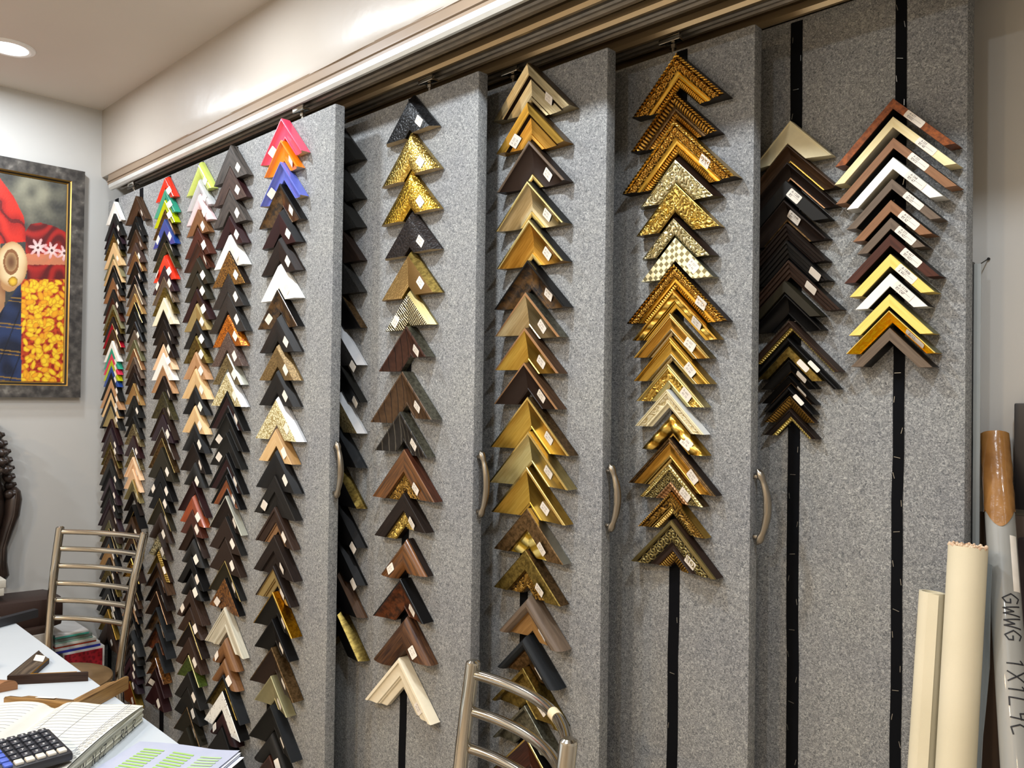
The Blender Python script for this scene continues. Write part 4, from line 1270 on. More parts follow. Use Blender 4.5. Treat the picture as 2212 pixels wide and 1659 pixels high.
for j in range(1, 30):         # ruled lines across the pages
    s = j / 30
    for k in range(30):
        q0, q1 = k / 30 * .98 + .01, (k + 1) / 30 * .98 + .01
        if .5 < q0 < .6: continue
        p = [u1 * (L1 * (s + ds)) + u2 * (L2 * q) + Vector((0, 0, ledz(s + ds, q) + .0006)) for ds, q in ((-.0012, q0), (-.0012, q1), (.0012, q1), (.0012, q0))]
        bm.faces.new([bm.verts.new(v) for v in p])
obj('ruled_line', bm, simple('pale_ruling', '#9aa0ab', .8), t, smooth=0)['kind'] = 'stuff'
bm = bmesh.new()
for q in (.07, .085, .26, .44):
    for k in range(30):
        s0, s1 = k / 30, (k + 1) / 30
        p = [u1 * (L1 * s) + u2 * (L2 * (q + dq)) + Vector((0, 0, ledz(s, q) + .0007)) for s, dq in ((s0, -.0012), (s1, -.0012), (s1, .0012), (s0, .0012))]
        bm.faces.new([bm.verts.new(v) for v in p])
obj('margin_line', bm, simple('grey_ruling', '#7d818c', .8), t, smooth=0)
bm = bmesh.new(); rnd = random.Random(2)
for j in range(2, 29):
    for q in (.02,):
        s = j / 30
        Mx = Matrix((-u2, u1 * -1, Vector((0, 0, 1)))).transposed().to_4x4()
        Mx = Matrix((u2 * -1, u1 * -1, (u2 * -1).cross(u1 * -1))).transposed().to_4x4(); Mx.translation = u1 * (L1 * s) + u2 * (L2 * .062) + Vector((0, 0, ledz(s, .04) + .0032))
        writing(bm, str(rnd.randint(100, 9900)), 0, 0, .0055, .0007, Mx)
obj('handwriting', bm, PENCIL, t, smooth=0)
bm = bmesh.new()
nrm_ = u2 * -1
Mx = Matrix((u1 * -1, Vector((0, 0, 1)), (u1 * -1).cross(Vector((0, 0, 1))))).transposed().to_4x4()
Mx = Matrix.Identity(4)
c0, c1_, c2_ = u1 * -1, Vector((0, 0, 1)), (u1 * -1).cross(Vector((0, 0, 1)))
for i_, cc in enumerate((c0, c1_, c2_)):
    for j_ in range(3): Mx[j_][i_] = cc[j_]
Mx.translation = u1 * (L1 * .98) + nrm_ * .0072
writing(bm, 'PARTY  IFKN  N EZ  Y  RA  R', 0, .006, .019, .002, Mx)
obj('edge_lettering', bm, simple('black_marker', '#1c1c22', .7), t, smooth=0)

# calculator
t = thing('calculator', 'black desk calculator with white and blue keys resting on the ledger', 'calculator', (-1.628, .395, TT + .0405))
BODY = simple('calculator_plastic', '#26272c', .38, nscale=40); KEYD = simple('dark_keys', '#2b2e36', .35); KEYW = simple('white_keys', '#d8d2c4', .4); KEYB = simple('blue_keys', '#4a63c0', .4); KEYT = simple('teal_key', '#3f9c8a', .4)
bm = bmesh.new(); box(bm, -.072, .072, -.10, .093, 0, .016, bevel=.006); obj('body', bm, BODY, t)
bm = bmesh.new(); box(bm, -.060, .060, -.080, -.036, .0145, .0175, bevel=.001); obj('display', bm, simple('lcd', '#5d6350', .12, coat=1), t)
bm = bmesh.new(); box(bm, -.062, -.024, -.031, -.018, .0145, .0172, bevel=.0006); obj('solar_cell', bm, simple('solar_panel', '#3d1d14', .15, coat=.6), t)
for ix in range(6):
    for iy in range(6):
        x = -.056 + ix * .0224; y = -.006 + iy * .0168
        if iy == 0 and ix < 2: y -= 0
        m_ = KEYD
        if ix == 5 and iy > 0: m_ = KEYW
        if iy == 0 and ix > 1: m_ = KEYB
        if ix == 0 and iy == 0: m_ = KEYT
        if iy == 0 and ix == 1: continue
        bm = bmesh.new(); box(bm, x - .0085, x + .0085, y - .0066, y + .0066, .0155, .0205, bevel=.0018)
        k = obj('key', bm, m_, t)
        if m_ is KEYD:
            bm = bmesh.new()
            Mk = Matrix.Translation((x, y, .0208)) @ Matrix.Rotation(math.radians(90), 4, 'Z')
            writing(bm, rnd.choice('0123456789'), -.002, -.003, .006, .0011, Mk); obj('legend', bm, simple('white_legend', '#e8e8e8', .5) if 'LEG' not in globals() else LEG, k, smooth=0)
            LEG = bpy.data.materials['white_legend']

# highlighted printed sheets
P1_ = Vector((-1.636, .632, TT)); e1 = Vector((.84, .543, 0)); e2 = Vector((.543, -.84, 0))
SH = simple('white_paper', '#e3e5ee', .6); SHP = simple('printed_paper', '#adb1c2', .6, nscale=20, c2='#a6abbd'); HI = simple('green_highlighter', '#98c060', .6); HI2 = simple('pale_green_highlighter', '#a6c28e', .6)
t = thing('printed_sheets', 'stack of white printed sheets with green highlighted rows at the table edge', 'papers', P1_)
def shz(a, b, k): return .004 + .0012 * k + .012 * max(0, a - .72) ** 1.2 * (1 + .5 * k) + .003 * math.sin(4 * a + 2 * b)
for k in range(4):
    bm = bmesh.new(); N = 16
    da = rnd.uniform(-.004, .004) + .004 * (3 - k) ; db = .003 * (3 - k)
    gg = [[bm.verts.new(e1 * (.215 * i / N + da) + e2 * (.185 * j / N + db) + Vector((0, 0, shz(i / N, j / N, k)))) for j in range(N + 1)] for i in range(N + 1)]
    for i in range(N):
        for j in range(N): bm.faces.new((gg[i][j], gg[i][j + 1], gg[i + 1][j + 1], gg[i + 1][j]))
    obj('sheet', bm, SHP if k == 3 else SH, t)
for col, a0 in enumerate((.16, .45, .72)):
    bm = bmesh.new()
    for r_ in range(10):
        b0 = .17 + r_ * .055; a1 = a0 + .20
        for (aa, ab) in ((a0, a0 + .1), (a0 + .1, a1)):
            p = [e1 * (.215 * a_) + e2 * (.185 * b_) + Vector((0, 0, shz(a_, b_, 3) + .0008)) for a_, b_ in ((aa, b0), (ab, b0), (ab, b0 + .028), (aa, b0 + .028))]
            bm.faces.new([bm.verts.new(v) for v in p])
    obj('highlighted_rows', bm, HI if col < 2 else HI2, t, smooth=0)

# ------------------------------------------------------------------ chairs
def chair(label, T1, T2, lean1, lean2, zs, bulge, seatmat, group='steel ladder-back chairs'):
    T1, T2 = Vector(T1), Vector(T2)
    ax = (T2 - T1); ax.z = 0; axn = ax.normalized()
    fd = Vector((axn.y, -axn.x, 0))
    if fd.y > 0: fd = -fd
    base = (T1 + T2) / 2; base.z = 0
    t = thing('dining_chair', label, 'chair', base, group)
    bots = []
    for T, ln in ((T1, lean1), (T2, lean2)):
        S = Vector((T.x + ln[0], T.y + ln[1], .44))
        foot = Vector((S.x - fd.x * .07 + ln[0] * .1, S.y - fd.y * .07, .003))
        bm = bmesh.new()
        pts = []
        for i in range(13):
            s = i / 12
            if s < .55: q = s / .55; p = T.lerp(S, q); p -= fd * (-.012) * math.sin(PI * q)
            else: q = (s - .55) / .45; p = S.lerp(foot, q)
            pts.append(p)
        tube(bm, pts, .0138, 18)
        q = Vector(pts[0]); tube(bm, [q, q + Vector((0, 0, .004)), q + Vector((0, 0, .007))], [.0138, .0128, .008], 18)
        obj('back_post', bm, STEEL, t, world=True); bots.append(S)
    for z in zs:
        a = T1.lerp(bots[0], (T1.z - z) / (T1.z - .44)); b = T2.lerp(bots[1], (T2.z - z) / (T2.z - .44))
        bm = bmesh.new(); N = 24
        tube(bm, [a.lerp(b, i / N) - fd * bulge * (1 - (2 * i / N - 1) ** 2) + (b - a).normalized() * 0 for i in range(N + 1)], .0095, 14)
        obj('back_rung', bm, STEEL, t, world=True)
    sc = (bots[0] + bots[1]) / 2 + fd * .125
    bm = bmesh.new()
    n = 56; pr = [(.0, .475), (.09, .4762), (.112, .4790), (.12, .4775), (.165, .477), (.176, .472), (.178, .464), (.172, .456), (.0, .454)]
    rings = []
    for r_, z in pr:
        if r_ == 0: rings.append([bm.verts.new((sc.x, sc.y, z))])
        else: rings.append([bm.verts.new((sc.x + r_ * math.cos(2 * PI * k / n), sc.y + r_ * math.sin(2 * PI * k / n), z)) for k in range(n)])
    for a, b in zip(rings, rings[1:]):
        for k in range(n):
            if len(a) == 1: bm.faces.new((a[0], b[k], b[(k + 1) % n]))
            elif len(b) == 1: bm.faces.new((a[k], b[0], a[(k + 1) % n]))
            else: bm.faces.new((a[k], b[k], b[(k + 1) % n], a[(k + 1) % n]))
    bmesh.ops.recalc_face_normals(bm, faces=bm.faces)
    obj('seat', bm, seatmat, t, world=True)
    bm = bmesh.new(); rg = [(sc.x + .168 * math.cos(2 * PI * k / 40), sc.y + .168 * math.sin(2 * PI * k / 40), .448) for k in range(41)]
    tube(bm, rg, .008, 10, caps=False); obj('seat_ring', bm, STEEL, t, world=True)
    for s_ in (-1, 1):
        a = sc + fd * .12 + axn * .12 * s_; a.z = .45; b = sc + fd * .17 + axn * .17 * s_; b.z = .003
        bm = bmesh.new(); tube(bm, [a, b], .0115, 14); obj('front_leg', bm, STEEL, t, world=True)
    return t
SEATW = simple('brown_leatherette_seat', '#8a6e4c', .4, nscale=9, c2='#6f5638', bump=.2, bump_scale=60)
a = onZ(130, 1141, .95); b = onZ(312, 1153, .95)
chair('steel ladder-back chair with a round brown seat behind the white table at left', a, b, (-.005, -.03), (-.06, -.055), [.938, .878, .818, .757, .697, .635], .022, SEATW)
a = onZ(1022, 1434, .95); b = onZ(1228, 1605, .95)
chair('steel ladder-back chair in the foreground at bottom centre, before the felt boards', a, b, (-.01, -.03), (-.0, -.03), [.932, .865, .798, .73, .66], .055, SEATW)
bm = bmesh.new()
# worn tape on the front chair's top rung
ch = bpy.context.scene.objects['dining_chair.001'] if 'dining_chair.001' in bpy.data.objects else None
if ch:
    T1, T2 = a, b; N = 24
    axn = (T2 - T1).normalized(); fd = Vector((axn.y, -axn.x, 0)); fd = -fd if fd.y > 0 else fd
    f_ = lambda s, z: None
    S1 = Vector((T1.x - .01, T1.y - .03, .44)); S2 = Vector((T2.x, T2.y - .03, .44))
    aa = T1.lerp(S1, .018 / .51); bb = T2.lerp(S2, .018 / .51)
    pts = [aa.lerp(bb, s) - fd * .055 * (1 - (2 * s - 1) ** 2) for s in (.60, .625, .65, .665)]
    tube(bm, pts, .0101, 14)
    obj('masking_tape', bm, simple('cream_tape', '#d9c9a4', .7), ch, world=True)

# ------------------------------------------------------------------ left wall: painting, carved mask, ledge, boxes
XF = XL + .028
ya, yb_ = .36, onX(184, 371, XF).y
z1 = onX(184, 371, XF).z; z0 = onX(170, 859, XF).z
t = thing('framed_painting', 'large framed oil painting of a turbaned man with marigold garland on the left wall', 'painting', (XL, (ya + yb_) / 2, (z0 + z1) / 2))
FRM = NT('dark_textured_frame'); tc = FRM.n('ShaderNodeTexCoord'); mp = FRM.n('ShaderNodeMapping'); FRM.l(tc.outputs['Object'], mp.inputs[0]); mp.inputs['Scale'].default_value = (30, 22, 22)
nz = FRM.n('ShaderNodeTexNoise'); FRM.l(mp.outputs[0], nz.inputs[0]); nz.inputs['Scale'].default_value = 1.4; nz.inputs['Detail'].default_value = 8
r = ramp(FRM, nz.outputs[0], [(.4, lin('#2c2825')), (.62, lin('#55504a')), (.8, lin('#8a857c'))]); FRM.l(r.outputs[0], FRM.b.inputs[0]); FRM.b.inputs['Roughness'].default_value = .5
fw = .047
iy0, iy1, iz0, iz1 = ya + fw, yb_ - fw, z0 + fw, z1 - fw
def frame_ring(bm, o, i, x0, x1):
    (oy0, oy1, oz0, oz1), (ny0, ny1, nz0, nz1) = o, i
    O = [(oy0, oz0), (oy1, oz0), (oy1, oz1), (oy0, oz1)]; I = [(ny0, nz0), (ny1, nz0), (ny1, nz1), (ny0, nz1)]
    fo = [bm.verts.new((x1, y, z)) for y, z in O]; fi = [bm.verts.new((x1 - .006, y, z)) for y, z in I]
    bo = [bm.verts.new((x0, y, z)) for y, z in O]; bi = [bm.verts.new((x0, y, z)) for y, z in I]
    for k in range(4):
        j = (k + 1) % 4
        bm.faces.new((fo[k], fo[j], fi[j], fi[k])); bm.faces.new((fi[k], fi[j], bi[j], bi[k])); bm.faces.new((bo[k], bo[j], fo[j], fo[k])); bm.faces.new((bi[k], bi[j], bo[j], bo[k]))
    bmesh.ops.recalc_face_normals(bm, faces=bm.faces)
bm = bmesh.new(); frame_ring(bm, (ya, yb_, z0, z1), (iy0, iy1, iz0, iz1), XL + .001, XF); obj('frame', bm, FRM.m, t, world=True)
for nm, wd_, hh, m_ in (('gold_slip', .006, .016, simple('gilt_slip', '#c9a560', .3, .9)), ('dark_slip', .005, .013, simple('black_slip', '#1d1813', .5)), ('inner_gold_slip', .005, .010, bpy.data.materials['gilt_slip'] if 'gilt_slip' in bpy.data.materials else None)):
    bm = bmesh.new(); o_ = (iy0, iy1, iz0, iz1); iy0 += wd_; iy1 -= wd_; iz0 += wd_; iz1 -= wd_
    frame_ring(bm, o_, (iy0, iy1, iz0, iz1), XL + .001, XL + .006 + hh)
    obj(nm, bm, m_ or bpy.data.materials['gilt_slip'], t, world=True)
# painted canvas: colours are the pigment of the picture itself
NY, NZ = 250, 330
def inpoly(x, y, P):
    c = False; j = len(P) - 1
    for i in range(len(P)):
        if (P[i][1] > y) != (P[j][1] > y) and x < (P[j][0] - P[i][0]) * (y - P[i][1]) / (P[j][1] - P[i][1]) + P[i][0]: c = not c
        j = i
    return c
def sr(h): return lin(h)[:3]
def mixc(a, b, f): f = max(0, min(1, f)); return tuple(x + (y - x) * f for x, y in zip(a, b))
prnd = random.Random(11)
petals = []
for _ in range(230):
    cx_ = prnd.uniform(46, 146); cy_ = prnd.uniform(606, 834); 
    row = int((cy_ - 606) / 46); cc_ = 606 + 23 + row * 46
    petals.append((cx_, cy_, prnd.uniform(4, 7), prnd.uniform(7, 11), prnd.uniform(0, PI), prnd.random()))
stars = [(82, 535, 21, .3), (112, 541, 19, .9), (139, 547, 18, .1)]
TUR = [(-260, 300), (-60, 330), (0, 385), (30, 425), (52, 470), (57, 522), (-20, 528), (-260, 500)]
SASH = [(55, 500), (66, 484), (88, 481), (118, 489), (155, 508), (160, 622), (60, 614), (56, 560)]
JACK = [(-300, 700), (-10, 690), (25, 640), (52, 600), (50, 860), (-300, 860)]
FACE = [(-260, 500), (0, 520), (12, 640), (-5, 760), (-140, 760), (-260, 640)]
def paint(px, py):
    nv = noise.noise(Vector((px * .03, py * .03, 1))); nf = noise.noise(Vector((px * .18, py * .18, 5)))
    c = mixc(sr('#3b3b38'), sr('#8f8c78'), 1.4 * math.exp(-(((px - 70) / 60) ** 2 + ((py - 430) / 60) ** 2)) * (.55 + .8 * nv) + .08 * nf)
    if inpoly(px, py, FACE): c = mixc(sr('#c59a6c'), sr('#8a5a38'), .5 + nv)
    if inpoly(px, py, JACK):
        c = mixc(sr('#121a30'), sr('#25365e'), .5 + 1.2 * nv)
        q = (py + px * -.12) % 58
        if q < 3 or 8 < q < 10: c = sr('#8a6a30')
        if (px * .9 + py * .35) % 34 < 3: c = mixc(c, sr('#0a0d18'), .7)
    if inpoly(px, py, TUR):
        fo = math.sin((px * .55 + (py - 420) * -.42 + 14 * nv) * .22)
        c = mixc(sr('#a3160f'), sr('#d22c1c'), .5 + .6 * fo)
        if fo < -.86: c = sr('#6a0d0c')
    if inpoly(px, py, SASH):
        fo = math.sin((py * .45 + 12 * math.sin(px * .06) + 8 * nv) * .35)
        c = mixc(sr('#5a0d10'), sr('#a8201a'), .45 + .6 * fo)
        if 548 < py < 572: c = mixc(c, sr('#d98a62'), .75)
    if 46 < px < 150 and 603 < py < 860:
        c = mixc(sr('#8a1a0c'), sr('#c9481a'), .5 + 1.3 * nf)
        for cx_, cy_, w_, l_, an, k_ in petals:
            dx, dy = px - cx_, py - cy_
            if abs(dx) > 12 or abs(dy) > 12: continue
            a_ = dx * math.cos(an) + dy * math.sin(an); b_ = -dx * math.sin(an) + dy * math.cos(an)
            d_ = (a_ / l_) ** 2 + (b_ / w_) ** 2
            if d_ < 1: c = mixc(sr('#f6cf2a') if k_ > .3 else sr('#f0a81e'), sr('#c9761a'), d_ * 1.1 - .25)
    ex, ey = (px - 26) / 33, (py - 572) / 50
    d_ = ex * ex + ey * ey
    if d_ < 1 or (((px - 20) / 18) ** 2 + ((py - 612) / 18) ** 2) < 1:
        c = mixc(sr('#ecd3a4'), sr('#b98a58'), .9 * d_ ** 2 + .4 * nv)
        e2_ = ((px - 24) / 17) ** 2 + ((py - 566) / 28) ** 2
        if .55 < e2_ < 1: c = sr('#8a5a34')
        elif e2_ <= .55: c = mixc(sr('#6a4226'), sr('#d9b27c'), e2_)
    if ((px - 28) ** 2 + (py - 608) ** 2) < 110: c = mixc(sr('#f0c23a'), sr('#8a5a10'), ((px - 28) ** 2 + (py - 608) ** 2) / 110)
    for sx, sy, R_, ph in stars:
        dx, dy = px - sx, py - sy; rr = math.hypot(dx, dy); an = math.atan2(dy, dx) + ph
        lim = R_ * (.38 + .62 * abs(math.cos(3.5 * an)) ** 2.2)
        if rr < lim: c = mixc(sr('#f2dcd6'), sr('#d99a9c'), rr / R_)
        if rr < 3: c = sr('#5a2c28')
    return c
def px_of(p):
    d = p - CAM; z = d.dot(fwd); return 1106 + F_PX * d.dot(RT) / z, 829.5 - F_PX * d.dot(UP) / z
me = bpy.data.meshes.new('canvas')
vs, fs, cols = [], [], []
# the picture is laid out in its own plane coordinates (measured once from the photograph)
ymap = [(y_, px_of(Vector((XL + .012, y_, 1.9)))[0]) for y_ in (iy0, iy1)]
for j in range(NZ + 1):
    for i in range(NY + 1):
        y = iy0 + (iy1 - iy0) * i / NY; z = iz0 + (iz1 - iz0) * j / NZ
        vs.append((XL + .012 - t.location.x, y - t.location.y, z - t.location.z))
        px, py = px_of(Vector((XL + .012, y, z)))
        cols.append((*paint(px, py), 1))
for j in range(NZ):
    for i in range(NY):
        a_ = j * (NY + 1) + i; fs.append((a_, a_ + 1, a_ + NY + 2, a_ + NY + 1))
me.from_pydata(vs, [], fs)
ca = me.color_attributes.new('pigment', 'FLOAT_COLOR', 'POINT')
for i, c in enumerate(cols): ca.data[i].color = c
CV = NT('oil_paint'); at = CV.n('ShaderNodeAttribute', attribute_name='pigment'); CV.l(at.outputs['Color'], CV.b.inputs[0]); CV.b.inputs['Roughness'].default_value = .45
tc = CV.n('ShaderNodeTexCoord'); nz = CV.n('ShaderNodeTexNoise'); CV.l(tc.outputs['Object'], nz.inputs[0]); nz.inputs['Scale'].default_value = 160; nz.inputs['Detail'].default_value = 4
bp = CV.n('ShaderNodeBump'); bp.inputs['Strength'].default_value = .4; bp.inputs['Distance'].default_value = .001; CV.l(nz.outputs[0], bp.inputs['Height']); CV.l(bp.outputs[0], CV.b.inputs['Normal'])
o = link('canvas', me, CV.m, t, smooth=0)

# carved mask on the left wall
WOODD = simple('dark_carved_wood', '#3a2c25', .38, nscale=20, c2='#241a15', coat=.15, bump=.15, bump_scale=50)
edge = onX(39, 1060, XL + .06)
cy, cz = edge.y - .185, 1.45 - .47
t = thing('carved_head', 'dark carved wooden head with curled hair and long ears on the left wall', 'sculpture', (XL, cy, cz))
bm = bmesh.new(); bmesh.ops.create_uvsphere(bm, u_segments=48, v_segments=32, radius=1)
for v in bm.verts:
    x, y, z = v.co
    wz = .150 * (1 - .22 * max(0, -z)) ; hz = .27
    xx = max(0, x) * .16
    nose = .05 * math.exp(-(y / .13) ** 2) * math.exp(-((z + .12) / .22) ** 2) * (x > 0)
    eye = -.018 * math.exp(-((abs(y) - .42) / .2) ** 2 - ((z - .12) / .1) ** 2) * (x > 0)
    mouth = .018 * math.exp(-(y / .28) ** 2 - ((z + .48) / .05) ** 2) * (x > 0) + .014 * math.exp(-(y / .22) ** 2 - ((z + .6) / .05) ** 2) * (x > 0)
    v.co = Vector((.001 + xx + nose + eye + mouth, y * wz, z * hz + .0))
obj('face', bm, WOODD, t)
bm = bmesh.new(); rnd = random.Random(4)
for lat in range(9):
    zz = .06 + lat * .032
    rad_y = .165 * math.sqrt(max(.05, 1 - ((zz - .04) / .36) ** 2)); n = max(4, int(10 * rad_y / .165))
    for k in range(n + 1):
        a_ = -PI / 2 + PI * (k + .5 * (lat % 2)) / n
        if abs(a_) > PI / 2 + .05: continue
        if zz < .15 and abs(a_) < 1.15: continue
        p = Vector((.012 + .15 * math.cos(a_) * math.sqrt(max(.1, 1 - ((zz - .04) / .38) ** 2)), rad_y * math.sin(a_), zz))
        q = bmesh.ops.create_uvsphere(bm, u_segments=10, v_segments=7, radius=.0185, matrix=Matrix.Translation(p))
        d = Vector((math.cos(a_), math.sin(a_) * 1, .25)).normalized()
        bmesh.ops.create_cone(bm, cap_ends=True, segments=8, radius1=.010, radius2=.006, depth=.010, matrix=Matrix.Translation(p + d * .019) @ d.to_track_quat('Z', 'Y').to_matrix().to_4x4())
obj('hair_curls', bm, WOODD, t)
for s_ in (-1, 1):
    bm = bmesh.new()
    yo = .166 * s_
    outl = [(.008, .085), (.010, .070), (.008, .04), (.002, -.02), (-.014, -.08), (-.028, -.14), (-.030, -.20), (-.026, -.25), (-.032, -.28)]
    pts = [(.02 + .012, yo + s_ * a_, z_) for a_, z_ in outl]
    rings = tube(bm, pts, [.010, .022, .030, .029, .024, .020, .022, .026, .012], 16)
    for v in bm.verts: v.co.x = .004 + (v.co.x - .004) * 1.3
    tube(bm, [(.075, yo + s_ * (a_ + .001), z_) for a_, z_ in outl[1:-1]], [.004, .0055, .005, .005, .005, .005, .004], 8)
    obj('ear', bm, WOODD, t)

# ledge, dark cushion, pale blocks
bm = bmesh.new(); box(bm, XL + .002, -3.22, .10, .92, 0, .57, bevel=.003)
o = obj('low_cabinet', bm, simple('grey_beige_laminate', '#a59f97', .5)); tag(o, 'low grey-beige cabinet against the left wall, mostly hidden behind the white table', 'cabinet')
bm = bmesh.new(); box(bm, -3.45, -3.262, .25, .985, .5704, .685, bevel=.035)
for v in bm.verts:
    if v.co.z > .62: v.co.z += .03 * (.985 - v.co.y) / .77
o = obj('dark_cushion', bm, simple('brown_leather', '#31201a', .5, bump=.2, bump_scale=80)); tag(o, 'dark brown leather cushion on the low cabinet under the carved head', 'cushion')
for k in range(2):
    p = onX(13 - 4 * k, 1278, -3.28)
    bm = bmesh.new(); box(bm, -3.40, -3.28, .45, p.y, .742 - .028 * k, .769 - .028 * k, bevel=.002)
    o = obj('white_block', bm, simple('white_painted_wood', '#c9c6bb', .5)); tag(o, ['upper of two pale wooden blocks on the brown cushion at left edge', 'lower of two pale wooden blocks on the brown cushion at left edge'][k], 'block')
# box and boards beside the chair
zt_ = onX(223, 1397, -3.30).z; yr = onX(224, 1400, -3.30).y
t = thing('red_box', 'red patterned box with white edges behind the round chair seat', 'box', (-3.43, yr - .07, 0))
bm = bmesh.new(); box(bm, -3.56, -3.302, .99, yr + .004, .0, zt_ + .004, bevel=.001); obj('body', bm, simple('white_card', '#dedbd6', .5), t, world=True)
RD = NT('red_damask'); tc = RD.n('ShaderNodeTexCoord'); wv = RD.n('ShaderNodeTexVoronoi'); RD.l(tc.outputs['Object'], wv.inputs[0]); wv.inputs['Scale'].default_value = 90
r = ramp(RD, wv.outputs['Distance'], [(.2, lin('#7d1220')), (.6, lin('#b3202e'))]); RD.l(r.outputs[0], RD.b.inputs[0]); RD.b.inputs['Roughness'].default_value = .4
bm = bmesh.new(); box(bm, -3.3025, -3.300, .996, yr - .004, .02, zt_ - .004); obj('red_panel', bm, RD.m, t, world=True)
zz = zt_ + .0045
BC = [('blue', '#2c35a0', .008), ('white edged', '#e4e2de', .010), ('orange-red', '#c4492c', .006), ('cream', '#e3dfd2', .010), ('pale green', '#9cc0ae', .006), ('grey-green', '#7f8a80', .012), ('teal', '#4fae9c', .006), ('maroon-tipped white', '#e6e2dd', .007)]
for k, (nm, col, th) in enumerate(BC):
    bm = bmesh.new(); box(bm, -3.54, -3.305 - .002 * (k % 3), .965, yr - .010 - .007 * k + .006 * (k % 2), zz, zz + th, bevel=.0008)
    o = obj('sample_board', bm, simple(nm.replace(' ', '_') + '_board', col, .45)); tag(o, '%s thin sample board in the pile on the red box, %s' % (nm, 'lowest' if k == 0 else ('topmost' if k == 7 else 'above the %s one' % BC[k - 1][0])), 'sample board', 'thin boards piled on the red box')
    zz += th + .0006
bm = bmesh.new(); box(bm, -3.256, -3.225, .66, .915, .5704, .592, bevel=.003)
o = obj('moulding_offcut', bm, simple('dark_brown_offcut', '#33251e', .5)); tag(o, 'short dark brown moulding piece on the low cabinet beside the pile of boards', 'frame moulding')

# ------------------------------------------------------------------ right side: rolls, tube, strips, dark panels
def lean_cyl(name, label, cat, top, bot, r, mat_, endmat, group=None, hollow=.7, n=40):
    top, bot = Vector(top), Vector(bot)
    t = thing(name, label, cat, bot, group)
    ax = (top - bot).normalized(); s = ax.cross(Vector((0, 1, 0))).normalized(); b = ax.cross(s)
    bm = bmesh.new(); N = 14; rings = []
    for i in range(N + 1):
        p = bot.lerp(top, i / N)
        rings.append([bm.verts.new(p + (s * math.cos(2 * PI * k / n) + b * math.sin(2 * PI * k / n)) * r) for k in range(n)])
    inn = [bm.verts.new(top + (s * math.cos(2 * PI * k / n) + b * math.sin(2 * PI * k / n)) * r * hollow) for k in range(n)]
    inn2 = [bm.verts.new(top - ax * .06 + (s * math.cos(2 * PI * k / n) + b * math.sin(2 * PI * k / n)) * r * hollow) for k in range(n)]
    for a_, b_ in zip(rings, rings[1:]):
        for k in range(n): bm.faces.new((a_[k], a_[(k + 1) % n], b_[(k + 1) % n], b_[k]))
    for k in range(n):
        f = bm.faces.new((rings[-1][k], rings[-1][(k + 1) % n], inn[(k + 1) % n], inn[k])); f.material_index = 1
        bm.faces.new((inn[k], inn[(k + 1) % n], inn2[(k + 1) % n], inn2[k]))
    bm.faces.new(inn2[::-1]); bm.faces.new(rings[0][::-1])
    bmesh.ops.recalc_face_normals(bm, faces=bm.faces)
    obj('tube', bm, [mat_, endmat], t, world=True)
    return t, top, bot, ax, s, b
CANV = simple('cream_canvas', '#e0d5b8', .8, nscale=6, c2='#d9ceb0', bump=.25, bump_scale=500, bdist=.0005)
FRAY = simple('frayed_edge', '#c79a78', .9, nscale=60, c2='#e8d2b4')
G = 'canvas rolls leaning at the right'
ct = onY(2091, 1180, 1.585); 
t, top, bot, ax, s, b = lean_cyl('canvas_roll', 'thick cream canvas roll standing before the rearmost felt board at right', 'canvas roll', ct, (ct.x - .018, 1.455, 0.002), .0312, CANV, FRAY, G, .82)
bm = bmesh.new(); rnd = random.Random(9)
for k in range(46):
    a_ = 2 * PI * k / 46; p = top + (s * math.cos(a_) + b * math.sin(a_)) * .029
    bmesh.ops.create_icosphere(bm, subdivisions=1, radius=rnd.uniform(.002, .004), matrix=Matrix.Translation(p + ax * rnd.uniform(-.001, .003)))
obj('frayed_rim', bm, FRAY, t, world=True)
c2 = onY(2024, 1284, 1.60)
t2, top2, bot2, ax2, s2, b2 = lean_cyl('canvas_roll', 'slimmer cream paper roll left of the thick canvas roll at lower right', 'canvas roll', (c2.x - .012, 1.615, c2.z), (c2.x - .035, 1.50, .002), .0225, CANV, CANV, G, .8)
bm = bmesh.new()   # loose flap along the slim roll
for i in range(12):
    pass
vs_ = []
for i in range(15):
    p = bot2.lerp(top2, i / 14)
    vs_.append([bm.verts.new(p + s2 * 0 + (Vector((.0, -.0232, 0))).lerp(Vector((.017, -.019, 0)), q) + Vector((0, -.002 * q, 0))) for q in (0, .5, 1)])
for a_, b_ in zip(vs_, vs_[1:]):
    for k in range(2): bm.faces.new((a_[k], a_[k + 1], b_[k + 1], b_[k]))
obj('loose_edge', bm, CANV, t2, world=True)
# curled white sheet
bm = bmesh.new(); vs_ = []
tw, bw_ = onY(2128, 1215, 1.625), onY(2118, 1659, 1.57)
for i in range(21):
    q = i / 20
    z = tw.z + (0.01 - tw.z) * q
    e = max(onY(2137 + 8 * math.sin(min(1, q * 4) * PI / 2) - 250 * max(0, q - .18), 1230, 1.59).x, ct.x - .018 * q + .0312 + .004)
    row = []
    for k in range(9):
        a_ = k / 8
        row.append(bm.verts.new((e - .055 * (1 - math.cos(a_ * PI / 2)) , 1.631 - .13 * q - .035 * (1 - math.sin(a_ * PI / 2)) + .0, z)))
    vs_.append(row)
for a_, b_ in zip(vs_, vs_[1:]):
    for k in range(8): bm.faces.new((a_[k], a_[k + 1], b_[k + 1], b_[k]))
bmesh.ops.solidify(bm, geom=bm.faces[:], thickness=.0012)
o = obj('white_sheet', bm, simple('blank_white_canvas', '#d5dde2', .6)); tag(o, 'curled white sheet standing between the canvas rolls and the grey tube', 'sheet')

